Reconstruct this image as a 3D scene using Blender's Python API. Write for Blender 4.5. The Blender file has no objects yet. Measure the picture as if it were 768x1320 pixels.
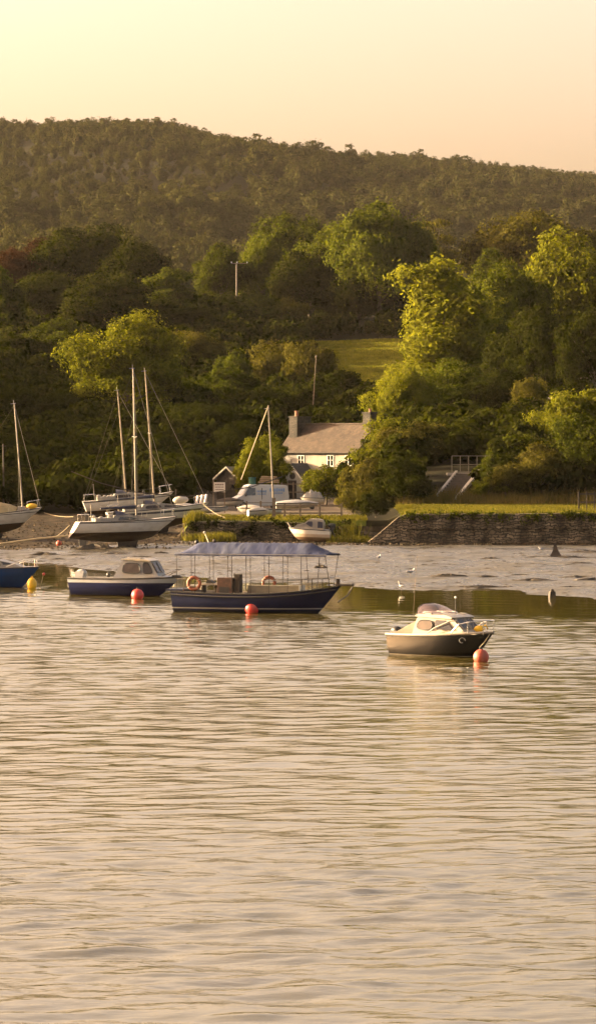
import bpy, math, random
import numpy as np
from mathutils import Vector, Matrix, noise as mnoise
R = math.radians
rnd = random.Random(7)
sc = bpy.context.scene
COL = sc.collection

# ------------------------------------------------------------------ camera, sky, sun, exposure
# distances in the plan below are multiplied by YK: the plan's own focal length is F, the camera's is F * YK
YK = 1.7; F = 3000.0; CX = 384.0; CY = 660.0; EYE = 9.0
HAZE = 0.000013
PITCH = math.atan(100.0 / F)
cam = bpy.data.cameras.new('camera'); camo = bpy.data.objects.new('camera', cam); COL.objects.link(camo)
camo.location = (0, 0, EYE); camo.rotation_euler = (math.pi / 2 - math.atan(100.0 / (F * YK)), 0, 0)
cam.sensor_fit = 'HORIZONTAL'; cam.sensor_width = 36.0; cam.lens = 36.0 * F * YK / 768.0
cam.clip_start = 1.0; cam.clip_end = 20000.0
sc.camera = camo

SUN_EL, SUN_AZ = 12.0, -74.0        # azimuth from the view direction (+Y), negative is left
world = bpy.data.worlds.new('World'); sc.world = world; world.use_nodes = True
wn = world.node_tree; wn.nodes.clear()
sky = wn.nodes.new('ShaderNodeTexSky'); sky.sky_type = 'NISHITA'; sky.sun_disc = False
sky.sun_elevation = R(SUN_EL); sky.sun_rotation = R(SUN_AZ)
sky.air_density = 0.5; sky.dust_density = 6.8; sky.ozone_density = 0.0; sky.altitude = 0
tint = wn.nodes.new('ShaderNodeMix'); tint.data_type = 'RGBA'; tint.blend_type = 'MULTIPLY'; tint.inputs[0].default_value = 1.0
tint.inputs[7].default_value = (1.0, 0.742, 0.535, 1)
bg = wn.nodes.new('ShaderNodeBackground'); bg.inputs[1].default_value = 0.10
wo = wn.nodes.new('ShaderNodeOutputWorld')
wn.links.new(sky.outputs[0], tint.inputs[6]); wn.links.new(tint.outputs[2], bg.inputs[0]); wn.links.new(bg.outputs[0], wo.inputs[0])

sl = bpy.data.lights.new('sun', 'SUN'); sl.energy = 3.2; sl.angle = R(0.6); sl.color = (1.0, 0.77, 0.46)
so = bpy.data.objects.new('sun', sl); COL.objects.link(so); so.location = (-200, 50, 200)
sd = Vector((math.sin(R(SUN_AZ)) * math.cos(R(SUN_EL)), math.cos(R(SUN_AZ)) * math.cos(R(SUN_EL)), math.sin(R(SUN_EL))))
so.rotation_euler = sd.to_track_quat('Z', 'Y').to_euler()

vs = sc.view_settings; vs.view_transform = 'Standard'; vs.look = 'None'; vs.gamma = 1.0; vs.exposure = 3.12; vs.use_curve_mapping = False
cy = sc.cycles; cy.max_bounces = 5; cy.diffuse_bounces = 2; cy.glossy_bounces = 3; cy.transmission_bounces = 3
cy.transparent_max_bounces = 4; cy.volume_bounces = 0; cy.use_denoising = True; cy.caustics_reflective = False; cy.caustics_refractive = False
cy.use_adaptive_sampling = True; cy.adaptive_threshold = 0.02

# ------------------------------------------------------------------ helpers
def P(px, py, Y):
    """world point seen at photo pixel (px,py) standing Y metres away"""
    d = Vector(((px - CX) / F, 1.0, 0)) 
    v = (CY - py) / F
    f = Vector((0, math.cos(PITCH), -math.sin(PITCH))); u = Vector((0, math.sin(PITCH), math.cos(PITCH)))
    r = Vector(((px - CX) / F, 0, 0)) + f + u * v
    s = Y / r.y
    return Vector((r.x * s, Y, EYE + r.z * s))

def smooth(a, b, x):
    t = min(1.0, max(0.0, (x - a) / (b - a))); return t * t * (3 - 2 * t)

MAT = {}
def nodes_of(name):
    m = bpy.data.materials.new(name); m.use_nodes = True
    return m, m.node_tree, m.node_tree.nodes['Principled BSDF']

def mat(name, col, rough=0.6, metal=0.0, var=0.12, scale=3.0, bump=0.0, spec=0.5, dirt=None, coat=0.0, emis=None):
    """plain procedural surface: base colour broken up by noise, optional stains and bump"""
    if name in MAT: return MAT[name]
    m, nt, b = nodes_of(name); L = nt.links
    tc = nt.nodes.new('ShaderNodeTexCoord')
    n = nt.nodes.new('ShaderNodeTexNoise'); n.inputs['Scale'].default_value = scale; n.inputs['Detail'].default_value = 5
    L.new(tc.outputs['Object'], n.inputs['Vector'])
    r = nt.nodes.new('ShaderNodeValToRGB')
    c0 = [max(0, c * (1 - var)) for c in col]; c1 = [min(1, c * (1 + var)) for c in col]
    r.color_ramp.elements[0].position = 0.35; r.color_ramp.elements[1].position = 0.65
    r.color_ramp.elements[0].color = (*c0, 1); r.color_ramp.elements[1].color = (*c1, 1)
    L.new(n.outputs['Fac'], r.inputs[0]); out = r.outputs[0]
    if dirt:
        n2 = nt.nodes.new('ShaderNodeTexNoise'); n2.inputs['Scale'].default_value = scale * 0.6; n2.inputs['Detail'].default_value = 8
        mp = nt.nodes.new('ShaderNodeMapping'); mp.inputs['Scale'].default_value = (1, 1, 0.3); L.new(tc.outputs['Object'], mp.inputs[0]); L.new(mp.outputs[0], n2.inputs['Vector'])
        r2 = nt.nodes.new('ShaderNodeValToRGB'); r2.color_ramp.elements[0].position = 0.5; r2.color_ramp.elements[1].position = 0.72
        L.new(n2.outputs['Fac'], r2.inputs[0])
        mx = nt.nodes.new('ShaderNodeMix'); mx.data_type = 'RGBA'; L.new(r2.outputs[0], mx.inputs[0]); L.new(out, mx.inputs[6]); mx.inputs[7].default_value = (*dirt, 1)
        out = mx.outputs[2]
    L.new(out, b.inputs['Base Color'])
    b.inputs['Roughness'].default_value = rough; b.inputs['Metallic'].default_value = metal
    b.inputs['Specular IOR Level'].default_value = spec; b.inputs['Coat Weight'].default_value = coat
    if bump:
        bp = nt.nodes.new('ShaderNodeBump'); bp.inputs['Strength'].default_value = 1.0; bp.inputs['Distance'].default_value = bump
        L.new(n.outputs['Fac'], bp.inputs['Height']); L.new(bp.outputs[0], b.inputs['Normal'])
    MAT[name] = m; return m

def hull_mat(name, bands, rough=0.3, coat=0.3):
    """hull paint in horizontal bands: [(upper z, colour), ...] from the keel up, in the boat's own space"""
    if name in MAT: return MAT[name]
    m, nt, b = nodes_of(name); L = nt.links
    tc = nt.nodes.new('ShaderNodeTexCoord'); sp = nt.nodes.new('ShaderNodeSeparateXYZ'); L.new(tc.outputs['Object'], sp.inputs[0])
    n = nt.nodes.new('ShaderNodeTexNoise'); n.inputs['Scale'].default_value = 1.5; n.inputs['Detail'].default_value = 6
    mpn = nt.nodes.new('ShaderNodeMapping'); mpn.inputs['Scale'].default_value = (1, 1, 2.5); L.new(tc.outputs['Object'], mpn.inputs[0]); L.new(mpn.outputs[0], n.inputs['Vector'])
    mr = nt.nodes.new('ShaderNodeMapRange'); mr.inputs[1].default_value = -3; mr.inputs[2].default_value = 5; L.new(sp.outputs[2], mr.inputs[0])
    r = nt.nodes.new('ShaderNodeValToRGB'); r.color_ramp.interpolation = 'CONSTANT'
    els = r.color_ramp.elements
    els[0].position = 0; els[0].color = (*bands[0][1], 1)
    els.remove(els[1])
    for i in range(1, len(bands)):
        e = els.new((bands[i - 1][0] + 3) / 8); e.color = (*bands[i][1], 1)
    L.new(mr.outputs[0], r.inputs[0])
    mx = nt.nodes.new('ShaderNodeMix'); mx.data_type = 'RGBA'; mx.blend_type = 'MULTIPLY'; mx.inputs[0].default_value = 0.35
    r3 = nt.nodes.new('ShaderNodeValToRGB'); r3.color_ramp.elements[0].position = .3; r3.color_ramp.elements[1].position = .6
    r3.color_ramp.elements[0].color = (.45, .38, .28, 1)
    L.new(n.outputs['Fac'], r3.inputs[0]); L.new(r.outputs[0], mx.inputs[6]); L.new(r3.outputs[0], mx.inputs[7])
    L.new(mx.outputs[2], b.inputs['Base Color']); b.inputs['Roughness'].default_value = rough; b.inputs['Coat Weight'].default_value = coat
    b.inputs['Specular IOR Level'].default_value = .12
    b.inputs['Coat Roughness'].default_value = 0.12
    MAT[name] = m; return m

def tag(o, label=None, cat=None, group=None, kind=None):
    if label: o['label'] = label
    if cat: o['category'] = cat
    if group: o['group'] = group
    if kind: o['kind'] = kind
    return o

def empty(name, loc, label, cat, yaw=0.0, group=None, pitch=0.0, heel=0.0):
    o = bpy.data.objects.new(name, None); COL.objects.link(o); o.empty_display_size = 0.3
    o.location = loc; o.rotation_euler = (heel, -pitch, yaw)
    return tag(o, label, cat, group)

class MB:
    def __init__(s): s.v = []; s.f = []; s.m = []
    def add(s, vs_, fs, mi=0):
        k = len(s.v); s.v += [tuple(x) for x in vs_]; s.f += [tuple(i + k for i in f) for f in fs]; s.m += [mi] * len(fs)
    def box(s, c, d, mi=0, rz=0.0, ry=0.0, taper=1.0):
        hx, hy, hz = d[0] / 2, d[1] / 2, d[2] / 2; M = Matrix.Rotation(rz, 3, 'Z') @ Matrix.Rotation(ry, 3, 'Y'); c = Vector(c); vs_ = []
        for z in (-1, 1):
            t = taper if z > 0 else 1.0
            for x, y in ((-1, -1), (1, -1), (1, 1), (-1, 1)): vs_.append(c + M @ Vector((x * hx * t, y * hy * t, z * hz)))
        s.add(vs_, [(0, 3, 2, 1), (4, 5, 6, 7), (0, 1, 5, 4), (1, 2, 6, 5), (2, 3, 7, 6), (3, 0, 4, 7)], mi); return s
    def tube(s, pts, r, n=6, mi=0, r1=None):
        pts = [Vector(p) for p in pts]; rings = []
        for i, p in enumerate(pts):
            t = (pts[min(i + 1, len(pts) - 1)] - pts[max(i - 1, 0)]).normalized()
            a = t.cross(Vector((0, 0, 1)) if abs(t.z) < .9 else Vector((1, 0, 0))).normalized(); b = t.cross(a)
            rr = r if r1 is None else r + (r1 - r) * i / (len(pts) - 1)
            rings.append([p + (a * math.cos(2 * math.pi * j / n) + b * math.sin(2 * math.pi * j / n)) * rr for j in range(n)])
        s.loft(rings, closed=True, caps=True, mi=mi); return s
    def loft(s, rings, closed=True, caps=True, mi=0):
        n = len(rings[0]); vs_ = [p for r_ in rings for p in r_]; fs = []
        for i in range(len(rings) - 1):
            for j in range(n if closed else n - 1):
                a = i * n + j; b = i * n + (j + 1) % n; fs.append((a, b, b + n, a + n))
        if caps: fs.append(tuple(range(n - 1, -1, -1))); fs.append(tuple(range((len(rings) - 1) * n, len(rings) * n)))
        s.add(vs_, fs, mi); return s
    def prism(s, poly, off, mi=0):
        """polygon (3D points) pushed along off"""
        off = Vector(off); a = [Vector(p) for p in poly]; s.loft([a, [p + off for p in a]], True, True, mi); return s
    def profile(s, pts, half, mi=0):
        """side profile [(x,z)] swept from -half(z) to +half(z) in y"""
        h = half if callable(half) else (lambda x, z: half)
        s.loft([[(x, -h(x, z), z) for x, z in pts], [(x, h(x, z), z) for x, z in pts]], True, True, mi); return s
    def ball(s, c, r, nu=14, nv=9, mi=0, sq=(1, 1, 1)):
        c = Vector(c); rings = []
        for i in range(nv + 1):
            th = math.pi * i / nv; rr = max(1e-4, math.sin(th))
            rings.append([c + Vector((rr * math.cos(2 * math.pi * j / nu) * r * sq[0], rr * math.sin(2 * math.pi * j / nu) * r * sq[1], -math.cos(th) * r * sq[2])) for j in range(nu)])
        s.loft(rings, True, True, mi); return s
    def torus(s, c, R_, r, M=None, nu=20, nv=8, mi=0):
        M = M or Matrix.Identity(3); c = Vector(c); vs_ = []; fs = []
        for i in range(nu):
            a = 2 * math.pi * i / nu
            for j in range(nv):
                b = 2 * math.pi * j / nv; vs_.append(c + M @ Vector(((R_ + r * math.cos(b)) * math.cos(a), (R_ + r * math.cos(b)) * math.sin(a), r * math.sin(b))))
        for i in range(nu):
            for j in range(nv): fs.append((i * nv + j, ((i + 1) % nu) * nv + j, ((i + 1) % nu) * nv + (j + 1) % nv, i * nv + (j + 1) % nv))
        s.add(vs_, fs, mi); return s
    def build(s, name, mats, parent=None, label=None, cat=None, group=None, kind=None, smooth_=None, loc=None, yaw=None, bevel=0):
        me = bpy.data.meshes.new(name); me.from_pydata(s.v, [], s.f)
        if not isinstance(mats, (list, tuple)): mats = [mats]
        for m in mats: me.materials.append(m)
        if len(mats) > 1: me.polygons.foreach_set('material_index', s.m)
        import bmesh
        bm = bmesh.new(); bm.from_mesh(me); bmesh.ops.recalc_face_normals(bm, faces=bm.faces); bm.to_mesh(me); bm.free()
        if smooth_:
            me.polygons.foreach_set('use_smooth', [True] * len(me.polygons)); me.set_sharp_from_angle(angle=R(smooth_))
        o = bpy.data.objects.new(name, me); COL.objects.link(o)
        if parent: o.parent = parent
        if loc is not None: o.location = loc
        if yaw is not None: o.rotation_euler = (0, 0, yaw)
        if bevel:
            bv = o.modifiers.new('bevel', 'BEVEL'); bv.width = bevel; bv.segments = 2; bv.limit_method = 'ANGLE'
        return tag(o, label, cat, group, kind)

def np_mesh(name, V, Q, mats, mi=None, smooth_=False):
    me = bpy.data.meshes.new(name); nv, nf = len(V), len(Q); k = Q.shape[1]
    me.vertices.add(nv); me.vertices.foreach_set('co', np.ascontiguousarray(V, np.float32).ravel())
    me.loops.add(nf * k); me.loops.foreach_set('vertex_index', np.ascontiguousarray(Q, np.int32).ravel())
    me.polygons.add(nf); me.polygons.foreach_set('loop_start', np.arange(0, nf * k, k, dtype=np.int32))
    me.polygons.foreach_set('loop_total', np.full(nf, k, np.int32))
    for m in mats: me.materials.append(m)
    if mi is not None: me.polygons.foreach_set('material_index', np.ascontiguousarray(mi, np.int32))
    me.polygons.foreach_set('use_smooth', np.full(nf, smooth_, bool))
    me.update(); me.validate(); return me

def link(name, me, parent=None):
    o = bpy.data.objects.new(name, me); COL.objects.link(o)
    if parent: o.parent = parent
    return o

def grid_mesh(name, xs, ys, Z, mats, mi=None, smooth_=True):
    nx, ny = len(xs), len(ys); X, Yg = np.meshgrid(xs, ys); V = np.stack([X, Yg, Z], -1).reshape(-1, 3)
    i = np.arange(nx - 1)[None, :] + nx * np.arange(ny - 1)[:, None]; i = i.ravel()
    Q = np.stack([i, i + 1, i + 1 + nx, i + nx], 1)
    return np_mesh(name, V, Q, mats, mi, smooth_)

# value noise for big arrays
_VG = {}
def vnoise(X, Y, seed=0):
    if seed not in _VG: _VG[seed] = np.random.RandomState(seed).rand(64, 64)
    g = _VG[seed]
    xi = np.floor(X).astype(int); yi = np.floor(Y).astype(int); fx = X - xi; fy = Y - yi
    fx = fx * fx * (3 - 2 * fx); fy = fy * fy * (3 - 2 * fy)
    a = g[yi % 64, xi % 64]; b = g[yi % 64, (xi + 1) % 64]; c = g[(yi + 1) % 64, xi % 64]; d = g[(yi + 1) % 64, (xi + 1) % 64]
    return (a * (1 - fx) + b * fx) * (1 - fy) + (c * (1 - fx) + d * fx) * fy
def fbm(X, Y, s=1.0, o=4, seed=0):
    t = 0; a = .5
    for k in range(o): t = t + a * vnoise(X * s + 13.7 * k, Y * s + 7.1 * k, seed + k); s *= 2.03; a *= .5
    return t / (1 - .5 ** o) - .5

# ------------------------------------------------------------------ land form
def sstep(a, b, x): t = np.clip((x - a) / (b - a), 0, 1); return t * t * (3 - 2 * t)
EDGE_X = [-400, -21.3, -7.5, 2.6, 16.5, 60, 400]; EDGE_Y = [185, 167, 146, 137, 128.6, 120, 110]
def edge_y(X): return np.interp(X, EDGE_X, EDGE_Y)
WALL_Y = 180.0; WALL2_Y = 184.0
def mud_z(X, Y):
    e = edge_y(X); up = 0.55 * (Y - e) / (np.maximum(182 - e, 5)); dn = -0.05 * (e - Y)
    return np.where(Y > e, up, dn)
PR = [160, 180.3, 180.7, 197, 206, 225, 250, 300, 320, 380, 430, 500, 600]
ZR = [-.6, .35, 2.80, 2.95, 6.0, 8.0, 9.5, 13, 15, 24, 30, 36, 38]
PM = [160, 184.3, 184.7, 190, 205, 215, 245, 260, 300, 320, 380, 430, 500, 600]
ZM = [-.6, .45, 2.15, 2.3, 2.4, 2.4, 2.9, 9.0, 12.4, 14.8, 23.6, 29, 36, 38]
PL = [160, 176, 182, 190, 200, 215, 240, 300, 380, 430, 500, 600]
ZL = [-.6, .30, .62, 1.2, 2.0, 2.6, 6, 14, 26, 31, 36, 38]
RIDGE_PX = [-400, 0, 100, 215, 250, 340, 380, 430, 500, 600, 700, 768, 1200]
RIDGE_PY = [170, 158, 158, 166, 170, 186, 190, 198, 206, 213, 222, 230, 300]
HG_D = [600, 700, 800, 1000, 1200, 1400, 1650, 2200, 3200]; HG = [.20, .255, .33, .60, .85, 1.0, .97, .55, .2]
def tz(X, Y):
    X = np.asarray(X, float); Y = np.asarray(Y, float)
    wl = 1 - sstep(-9.6, -8.4, X); wr = sstep(7.0, 8.6, X) 
    far = sstep(186, 230, Y)
    wr2 = sstep(7.0, 8.6, X) * (1 - far) + sstep(3.0, 14.0, X) * far
    wl2 = (1 - sstep(-9.6, -8.4, X)) * (1 - far) + (1 - sstep(-16, -5, X)) * far
    zr = np.interp(Y, PR, ZR); zm = np.interp(Y, PM, ZM); zl = np.interp(Y, PL, ZL)
    near = wl2 * zl + wr2 * zr + np.clip(1 - wl2 - wr2, 0, 1) * zm
    px = CX + X / np.maximum(Y, 100) * F
    rz = 9 + (560 - 12 - np.interp(px, RIDGE_PX, RIDGE_PY)) * 1400 / F
    hill = rz * np.interp(Y, HG_D, HG)
    w = sstep(430, 640, Y)
    rough = fbm(X, Y, .06, 4, 3) * np.clip((Y - 205) / 40, 0, 1) * 1.6 + fbm(X, Y, .012, 3, 9) * np.clip((Y - 550) / 200, 0, 1) * 22 * (1 - sstep(1250, 1400, Y) * .75)
    rough = rough * np.where((Y > 290) & (Y < 410) & (X > 0), .4, 1) + 15 * sstep(34, 80, -X) * sstep(203, 216, Y) * (1 - sstep(300, 360, Y))  # last term: shoulder beyond the left of view, added to shade the left wood
    side = np.clip((np.abs(X) - 350) / 900, 0, 1)
    return near * (1 - w) + hill * w * (1 - .8 * side * side) + rough
def tz1(x, y): return float(tz(np.array([x]), np.array([y]))[0])

# ------------------------------------------------------------------ ground
def ground_mat(name, cols, scale, rough=.9, bump=.05, obj_scale=(1, 1, 1)):
    m, nt, b = nodes_of(name); L = nt.links
    tc = nt.nodes.new('ShaderNodeTexCoord'); mp = nt.nodes.new('ShaderNodeMapping'); mp.inputs['Scale'].default_value = obj_scale
    L.new(tc.outputs['Object'], mp.inputs[0])
    n = nt.nodes.new('ShaderNodeTexNoise'); n.inputs['Scale'].default_value = scale; n.inputs['Detail'].default_value = 9; n.inputs['Roughness'].default_value = .65
    L.new(mp.outputs[0], n.inputs['Vector'])
    r = nt.nodes.new('ShaderNodeValToRGB'); els = r.color_ramp.elements; els[0].position = .3; els[1].position = .72
    els[0].color = (*cols[0], 1); els[1].color = (*cols[-1], 1)
    for i, c in enumerate(cols[1:-1]): e = els.new(.3 + .42 * (i + 1) / (len(cols) - 1)); e.color = (*c, 1)
    L.new(n.outputs['Fac'], r.inputs[0]); L.new(r.outputs[0], b.inputs['Base Color']); b.inputs['Roughness'].default_value = rough
    b.inputs['Specular IOR Level'].default_value = .05
    bp = nt.nodes.new('ShaderNodeBump'); bp.inputs['Distance'].default_value = bump; L.new(n.outputs['Fac'], bp.inputs['Height']); L.new(bp.outputs[0], b.inputs['Normal'])
    return m
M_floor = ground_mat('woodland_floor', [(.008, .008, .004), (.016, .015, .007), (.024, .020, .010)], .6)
M_grass = ground_mat('meadow_grass', [(.04, .055, .009), (.08, .095, .014), (.12, .125, .022)], .7, bump=.12, obj_scale=(1, .35, 1))
M_shore = ground_mat('weedy_shore', [(.012, .010, .006), (.035, .027, .016), (.12, .09, .055)], 1.6, rough=.7, bump=.12)
M_yard = ground_mat('yard_gravel', [(.06, .05, .036), (.12, .10, .075), (.17, .14, .11)], 1.2)
M_heath = ground_mat('hill_heath', [(.008, .008, .003), (.014, .013, .005), (.02, .019, .007)], .05, bump=.5)

xs = np.unique(np.concatenate([np.linspace(-3500, -500, 24), np.linspace(-500, -60, 60), np.arange(-60, 60.1, .6), np.linspace(60, 500, 60), np.linspace(500, 3500, 24)]))
ys = np.unique(np.concatenate([np.arange(150, 180, 2.), [180.3, 180.7, 184.3, 184.7], np.arange(181, 230, .6), np.arange(230, 450, 3), np.arange(450, 1500, 12), np.linspace(1500, 4500, 40)]))
Xg, Yg = np.meshgrid(xs, ys); Zg = tz(Xg, Yg)
Zg = Zg + fbm(Xg, Yg, 1.1, 3, 5) * .22 * ((Yg > 176) & (Yg < 215) & (Xg < -8)) 
Zg[0, :] = -3
xc = (Xg[:-1, :-1] + Xg[1:, 1:]) / 2; yc = (Yg[:-1, :-1] + Yg[1:, 1:]) / 2
mi = np.zeros_like(xc, int)
mi[yc > 620] = 4
mi[(yc > 300) & (yc < 386) & (xc > 1.5) & (xc < 20)] = 1
mi[(yc > 180.5) & (yc < 200) & (xc > 8.2)] = 1
mi[(yc > 184.5) & (yc < 191) & (xc <= 5.4) & (xc > -9)] = 1
mi[(yc >= 191) & (yc < 232) & (xc <= 5.0) & (xc > -9)] = 3
mi[(yc < 203) & (xc <= -9)] = 2
mi[(yc < 180.5)] = 2
mi[(yc < 184.6) & (xc <= 8.0)] = 2
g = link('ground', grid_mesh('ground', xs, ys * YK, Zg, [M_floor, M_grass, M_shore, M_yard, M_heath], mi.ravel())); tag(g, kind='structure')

# ------------------------------------------------------------------ mud flat
def mud_material():
    m, nt, b = nodes_of('wet_mud'); L = nt.links
    tc = nt.nodes.new('ShaderNodeTexCoord')
    n = nt.nodes.new('ShaderNodeTexNoise'); n.inputs['Scale'].default_value = .55; n.inputs['Detail'].default_value = 10; n.inputs['Roughness'].default_value = .7
    mp = nt.nodes.new('ShaderNodeMapping'); mp.inputs['Scale'].default_value = (1, .55, 1); L.new(tc.outputs['Object'], mp.inputs[0]); L.new(mp.outputs[0], n.inputs['Vector'])
    r = nt.nodes.new('ShaderNodeValToRGB'); els = r.color_ramp.elements; els[0].position = .32; els[1].position = .66
    els[0].color = (.024, .020, .013, 1); els[1].color = (.08, .072, .052, 1)
    L.new(n.outputs['Fac'], r.inputs[0]); L.new(r.outputs[0], b.inputs['Base Color'])
    r2 = nt.nodes.new('ShaderNodeValToRGB'); r2.color_ramp.elements[0].position = .42; r2.color_ramp.elements[1].position = .6
    r2.color_ramp.elements[0].color = (.20, .20, .20, 1); r2.color_ramp.elements[1].color = (.55, .55, .55, 1)
    n3 = nt.nodes.new('ShaderNodeTexNoise'); n3.inputs['Scale'].default_value = .25; n3.inputs['Detail'].default_value = 4; L.new(mp.outputs[0], n3.inputs['Vector'])
    L.new(n3.outputs['Fac'], r2.inputs[0]); L.new(r2.outputs[0], b.inputs['Roughness'])
    bp = nt.nodes.new('ShaderNodeBump'); bp.inputs['Distance'].default_value = .11
    n4 = nt.nodes.new('ShaderNodeTexNoise'); n4.inputs['Scale'].default_value = 4.0; n4.inputs['Detail'].default_value = 6; L.new(mp.outputs[0], n4.inputs['Vector'])
    L.new(n4.outputs['Fac'], bp.inputs['Height']); L.new(bp.outputs[0], b.inputs['Normal'])
    return m
M_mud = mud_material()
xs = np.unique(np.concatenate([np.linspace(-400, -45, 40), np.arange(-45, 45, .25), np.linspace(45, 400, 40)]))
ys = np.unique(np.concatenate([np.arange(100, 125, 2.5), np.arange(125, 186, .17)]))
Xg, Yg = np.meshgrid(xs, ys)
Zg = mud_z(Xg, Yg)
Yw = Yg * YK
Zg = Zg + fbm(Xg, Yw * .5, .35, 5, 21) * .16 + fbm(Xg, Yw * .3, .12, 3, 23) * .16 + np.clip(fbm(Xg, Yw * .4, .8, 4, 31) - .16, 0, 1) * .45
g = link('mud_flat', grid_mesh('mud_flat', xs, ys * YK, Zg, [M_mud])); tag(g, kind='structure')

# ------------------------------------------------------------------ water
def water_material():
    m, nt, b = nodes_of('estuary_water'); L = nt.links
    b.inputs['Base Color'].default_value = (.055, .046, .010, 1); b.inputs['Specular Tint'].default_value = (1.0, .97, .86, 1); b.inputs['Roughness'].default_value = .03; b.inputs['IOR'].default_value = 3.0
    tc = nt.nodes.new('ShaderNodeTexCoord'); 
    prev = None
    for sc_, st, dist in (((1.6, 3.0, 1), 1.0, .016), ((5.0, 10.0, 1), 1.0, .003)):
        mp = nt.nodes.new('ShaderNodeMapping'); mp.inputs['Scale'].default_value = sc_; L.new(tc.outputs['Object'], mp.inputs[0])
        n = nt.nodes.new('ShaderNodeTexNoise'); n.inputs['Scale'].default_value = 1.0; n.inputs['Detail'].default_value = 3; L.new(mp.outputs[0], n.inputs['Vector'])
        at = nt.nodes.new('ShaderNodeAttribute'); at.attribute_name = 'ripple'
        mu = nt.nodes.new('ShaderNodeMath'); mu.operation = 'MULTIPLY'; L.new(n.outputs['Fac'], mu.inputs[0]); L.new(at.outputs['Fac'], mu.inputs[1])
        bp = nt.nodes.new('ShaderNodeBump'); bp.inputs['Strength'].default_value = st; bp.inputs['Distance'].default_value = dist
        L.new(mu.outputs[0], bp.inputs['Height'])
        if prev: L.new(prev.outputs[0], bp.inputs['Normal'])
        prev = bp
    L.new(prev.outputs[0], b.inputs['Normal'])
    return m
M_water = water_material()
xs = np.unique(np.concatenate([np.linspace(-3500, -32, 40), np.arange(-32, 32, .2), np.linspace(32, 3500, 40)]))
ys = np.unique(np.concatenate([np.linspace(-3000, 50, 30), np.arange(50, 110, .085), np.arange(110, 290, .15), np.linspace(290, 390, 10)]))
Xg, Yg = np.meshgrid(xs, ys)
rs = np.random.RandomState(4); H = np.zeros_like(Xg)
inner = (np.abs(Xg) <= 32) & (Yg >= 50) & (Yg <= 290)
xi = Xg[inner]; yi = Yg[inner]; h = np.zeros_like(xi)
gust = 0.35 + 1.3 * (fbm(xi * .6, yi, .05, 3, 40) + .5)
for k in range(64):
    lam = .5 * (3.6 / .5) ** (rs.rand() ** 1.25); th = rs.normal(0, .6) + (.25 if k % 3 else -.3); kx = math.sin(th) * 2 * math.pi / lam; ky = -math.cos(th) * 2 * math.pi / lam
    slope = .0105 * (1.0 if lam < 1.6 else .75); ph = rs.rand() * 6.28
    warp = 1.2 * fbm(xi, yi, .11, 2, 50 + k % 5)
    h += slope * lam / (2 * math.pi) * np.sin(kx * xi + ky * yi + ph + warp * 3.0)
gust = gust * (1 + .32 * sstep(58, 66, yi) * (1 - sstep(80, 92, yi)))
shore = np.clip(edge_y(xi) - yi / YK, -5, 200)
calm = sstep(12, 28, shore + 10 * fbm(xi * .35, yi / YK, .15, 3, 60)) * .92 + .08
h *= gust * calm * (1 - sstep(29, 32, np.abs(xi)))
H[inner] = h
me = grid_mesh('water', xs, ys, H, [M_water])
rip = np.ones_like(Xg); rip[inner] = calm * gust
at = me.attributes.new('ripple', 'FLOAT', 'POINT'); at.data.foreach_set('value', rip.ravel().astype(np.float32))
w = link('water', me); tag(w, kind='structure')

# ------------------------------------------------------------------ foliage
def leaf_mat(name, c0, c1, trans=.35, ttint=(1.5, 1.45, .5)):
    m = bpy.data.materials.new(name); m.use_nodes = True; nt = m.node_tree; L = nt.links; nt.nodes.clear()
    out = nt.nodes.new('ShaderNodeOutputMaterial'); geo = nt.nodes.new('ShaderNodeNewGeometry'); oi = nt.nodes.new('ShaderNodeObjectInfo')
    tc = nt.nodes.new('ShaderNodeTexCoord'); n = nt.nodes.new('ShaderNodeTexNoise'); n.inputs['Scale'].default_value = .35; n.inputs['Detail'].default_value = 3
    L.new(tc.outputs['Object'], n.inputs['Vector'])
    ad = nt.nodes.new('ShaderNodeMath'); ad.operation = 'MULTIPLY_ADD'; L.new(geo.outputs['Random Per Island'], ad.inputs[0]); ad.inputs[1].default_value = .3
    L.new(n.outputs['Fac'], ad.inputs[2])
    ad2 = nt.nodes.new('ShaderNodeMath'); ad2.operation = 'MULTIPLY_ADD'; L.new(oi.outputs['Random'], ad2.inputs[0]); ad2.inputs[1].default_value = .25; L.new(ad.outputs[0], ad2.inputs[2])
    r = nt.nodes.new('ShaderNodeValToRGB'); r.color_ramp.elements[0].position = .35; r.color_ramp.elements[1].position = .95
    r.color_ramp.elements[0].color = (*c0, 1); r.color_ramp.elements[1].color = (*c1, 1); L.new(ad2.outputs[0], r.inputs[0])
    d = nt.nodes.new('ShaderNodeBsdfDiffuse'); t = nt.nodes.new('ShaderNodeBsdfTranslucent'); mx = nt.nodes.new('ShaderNodeMixShader'); mx.inputs[0].default_value = trans
    mt = nt.nodes.new('ShaderNodeMix'); mt.data_type = 'RGBA'; mt.blend_type = 'MULTIPLY'; mt.inputs[0].default_value = 1; mt.inputs[7].default_value = (*ttint, 1)
    L.new(r.outputs[0], d.inputs[0]); L.new(r.outputs[0], mt.inputs[6]); L.new(mt.outputs[2], t.inputs[0])
    L.new(d.outputs[0], mx.inputs[1]); L.new(t.outputs[0], mx.inputs[2]); L.new(mx.outputs[0], out.inputs[0])
    return m
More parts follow.
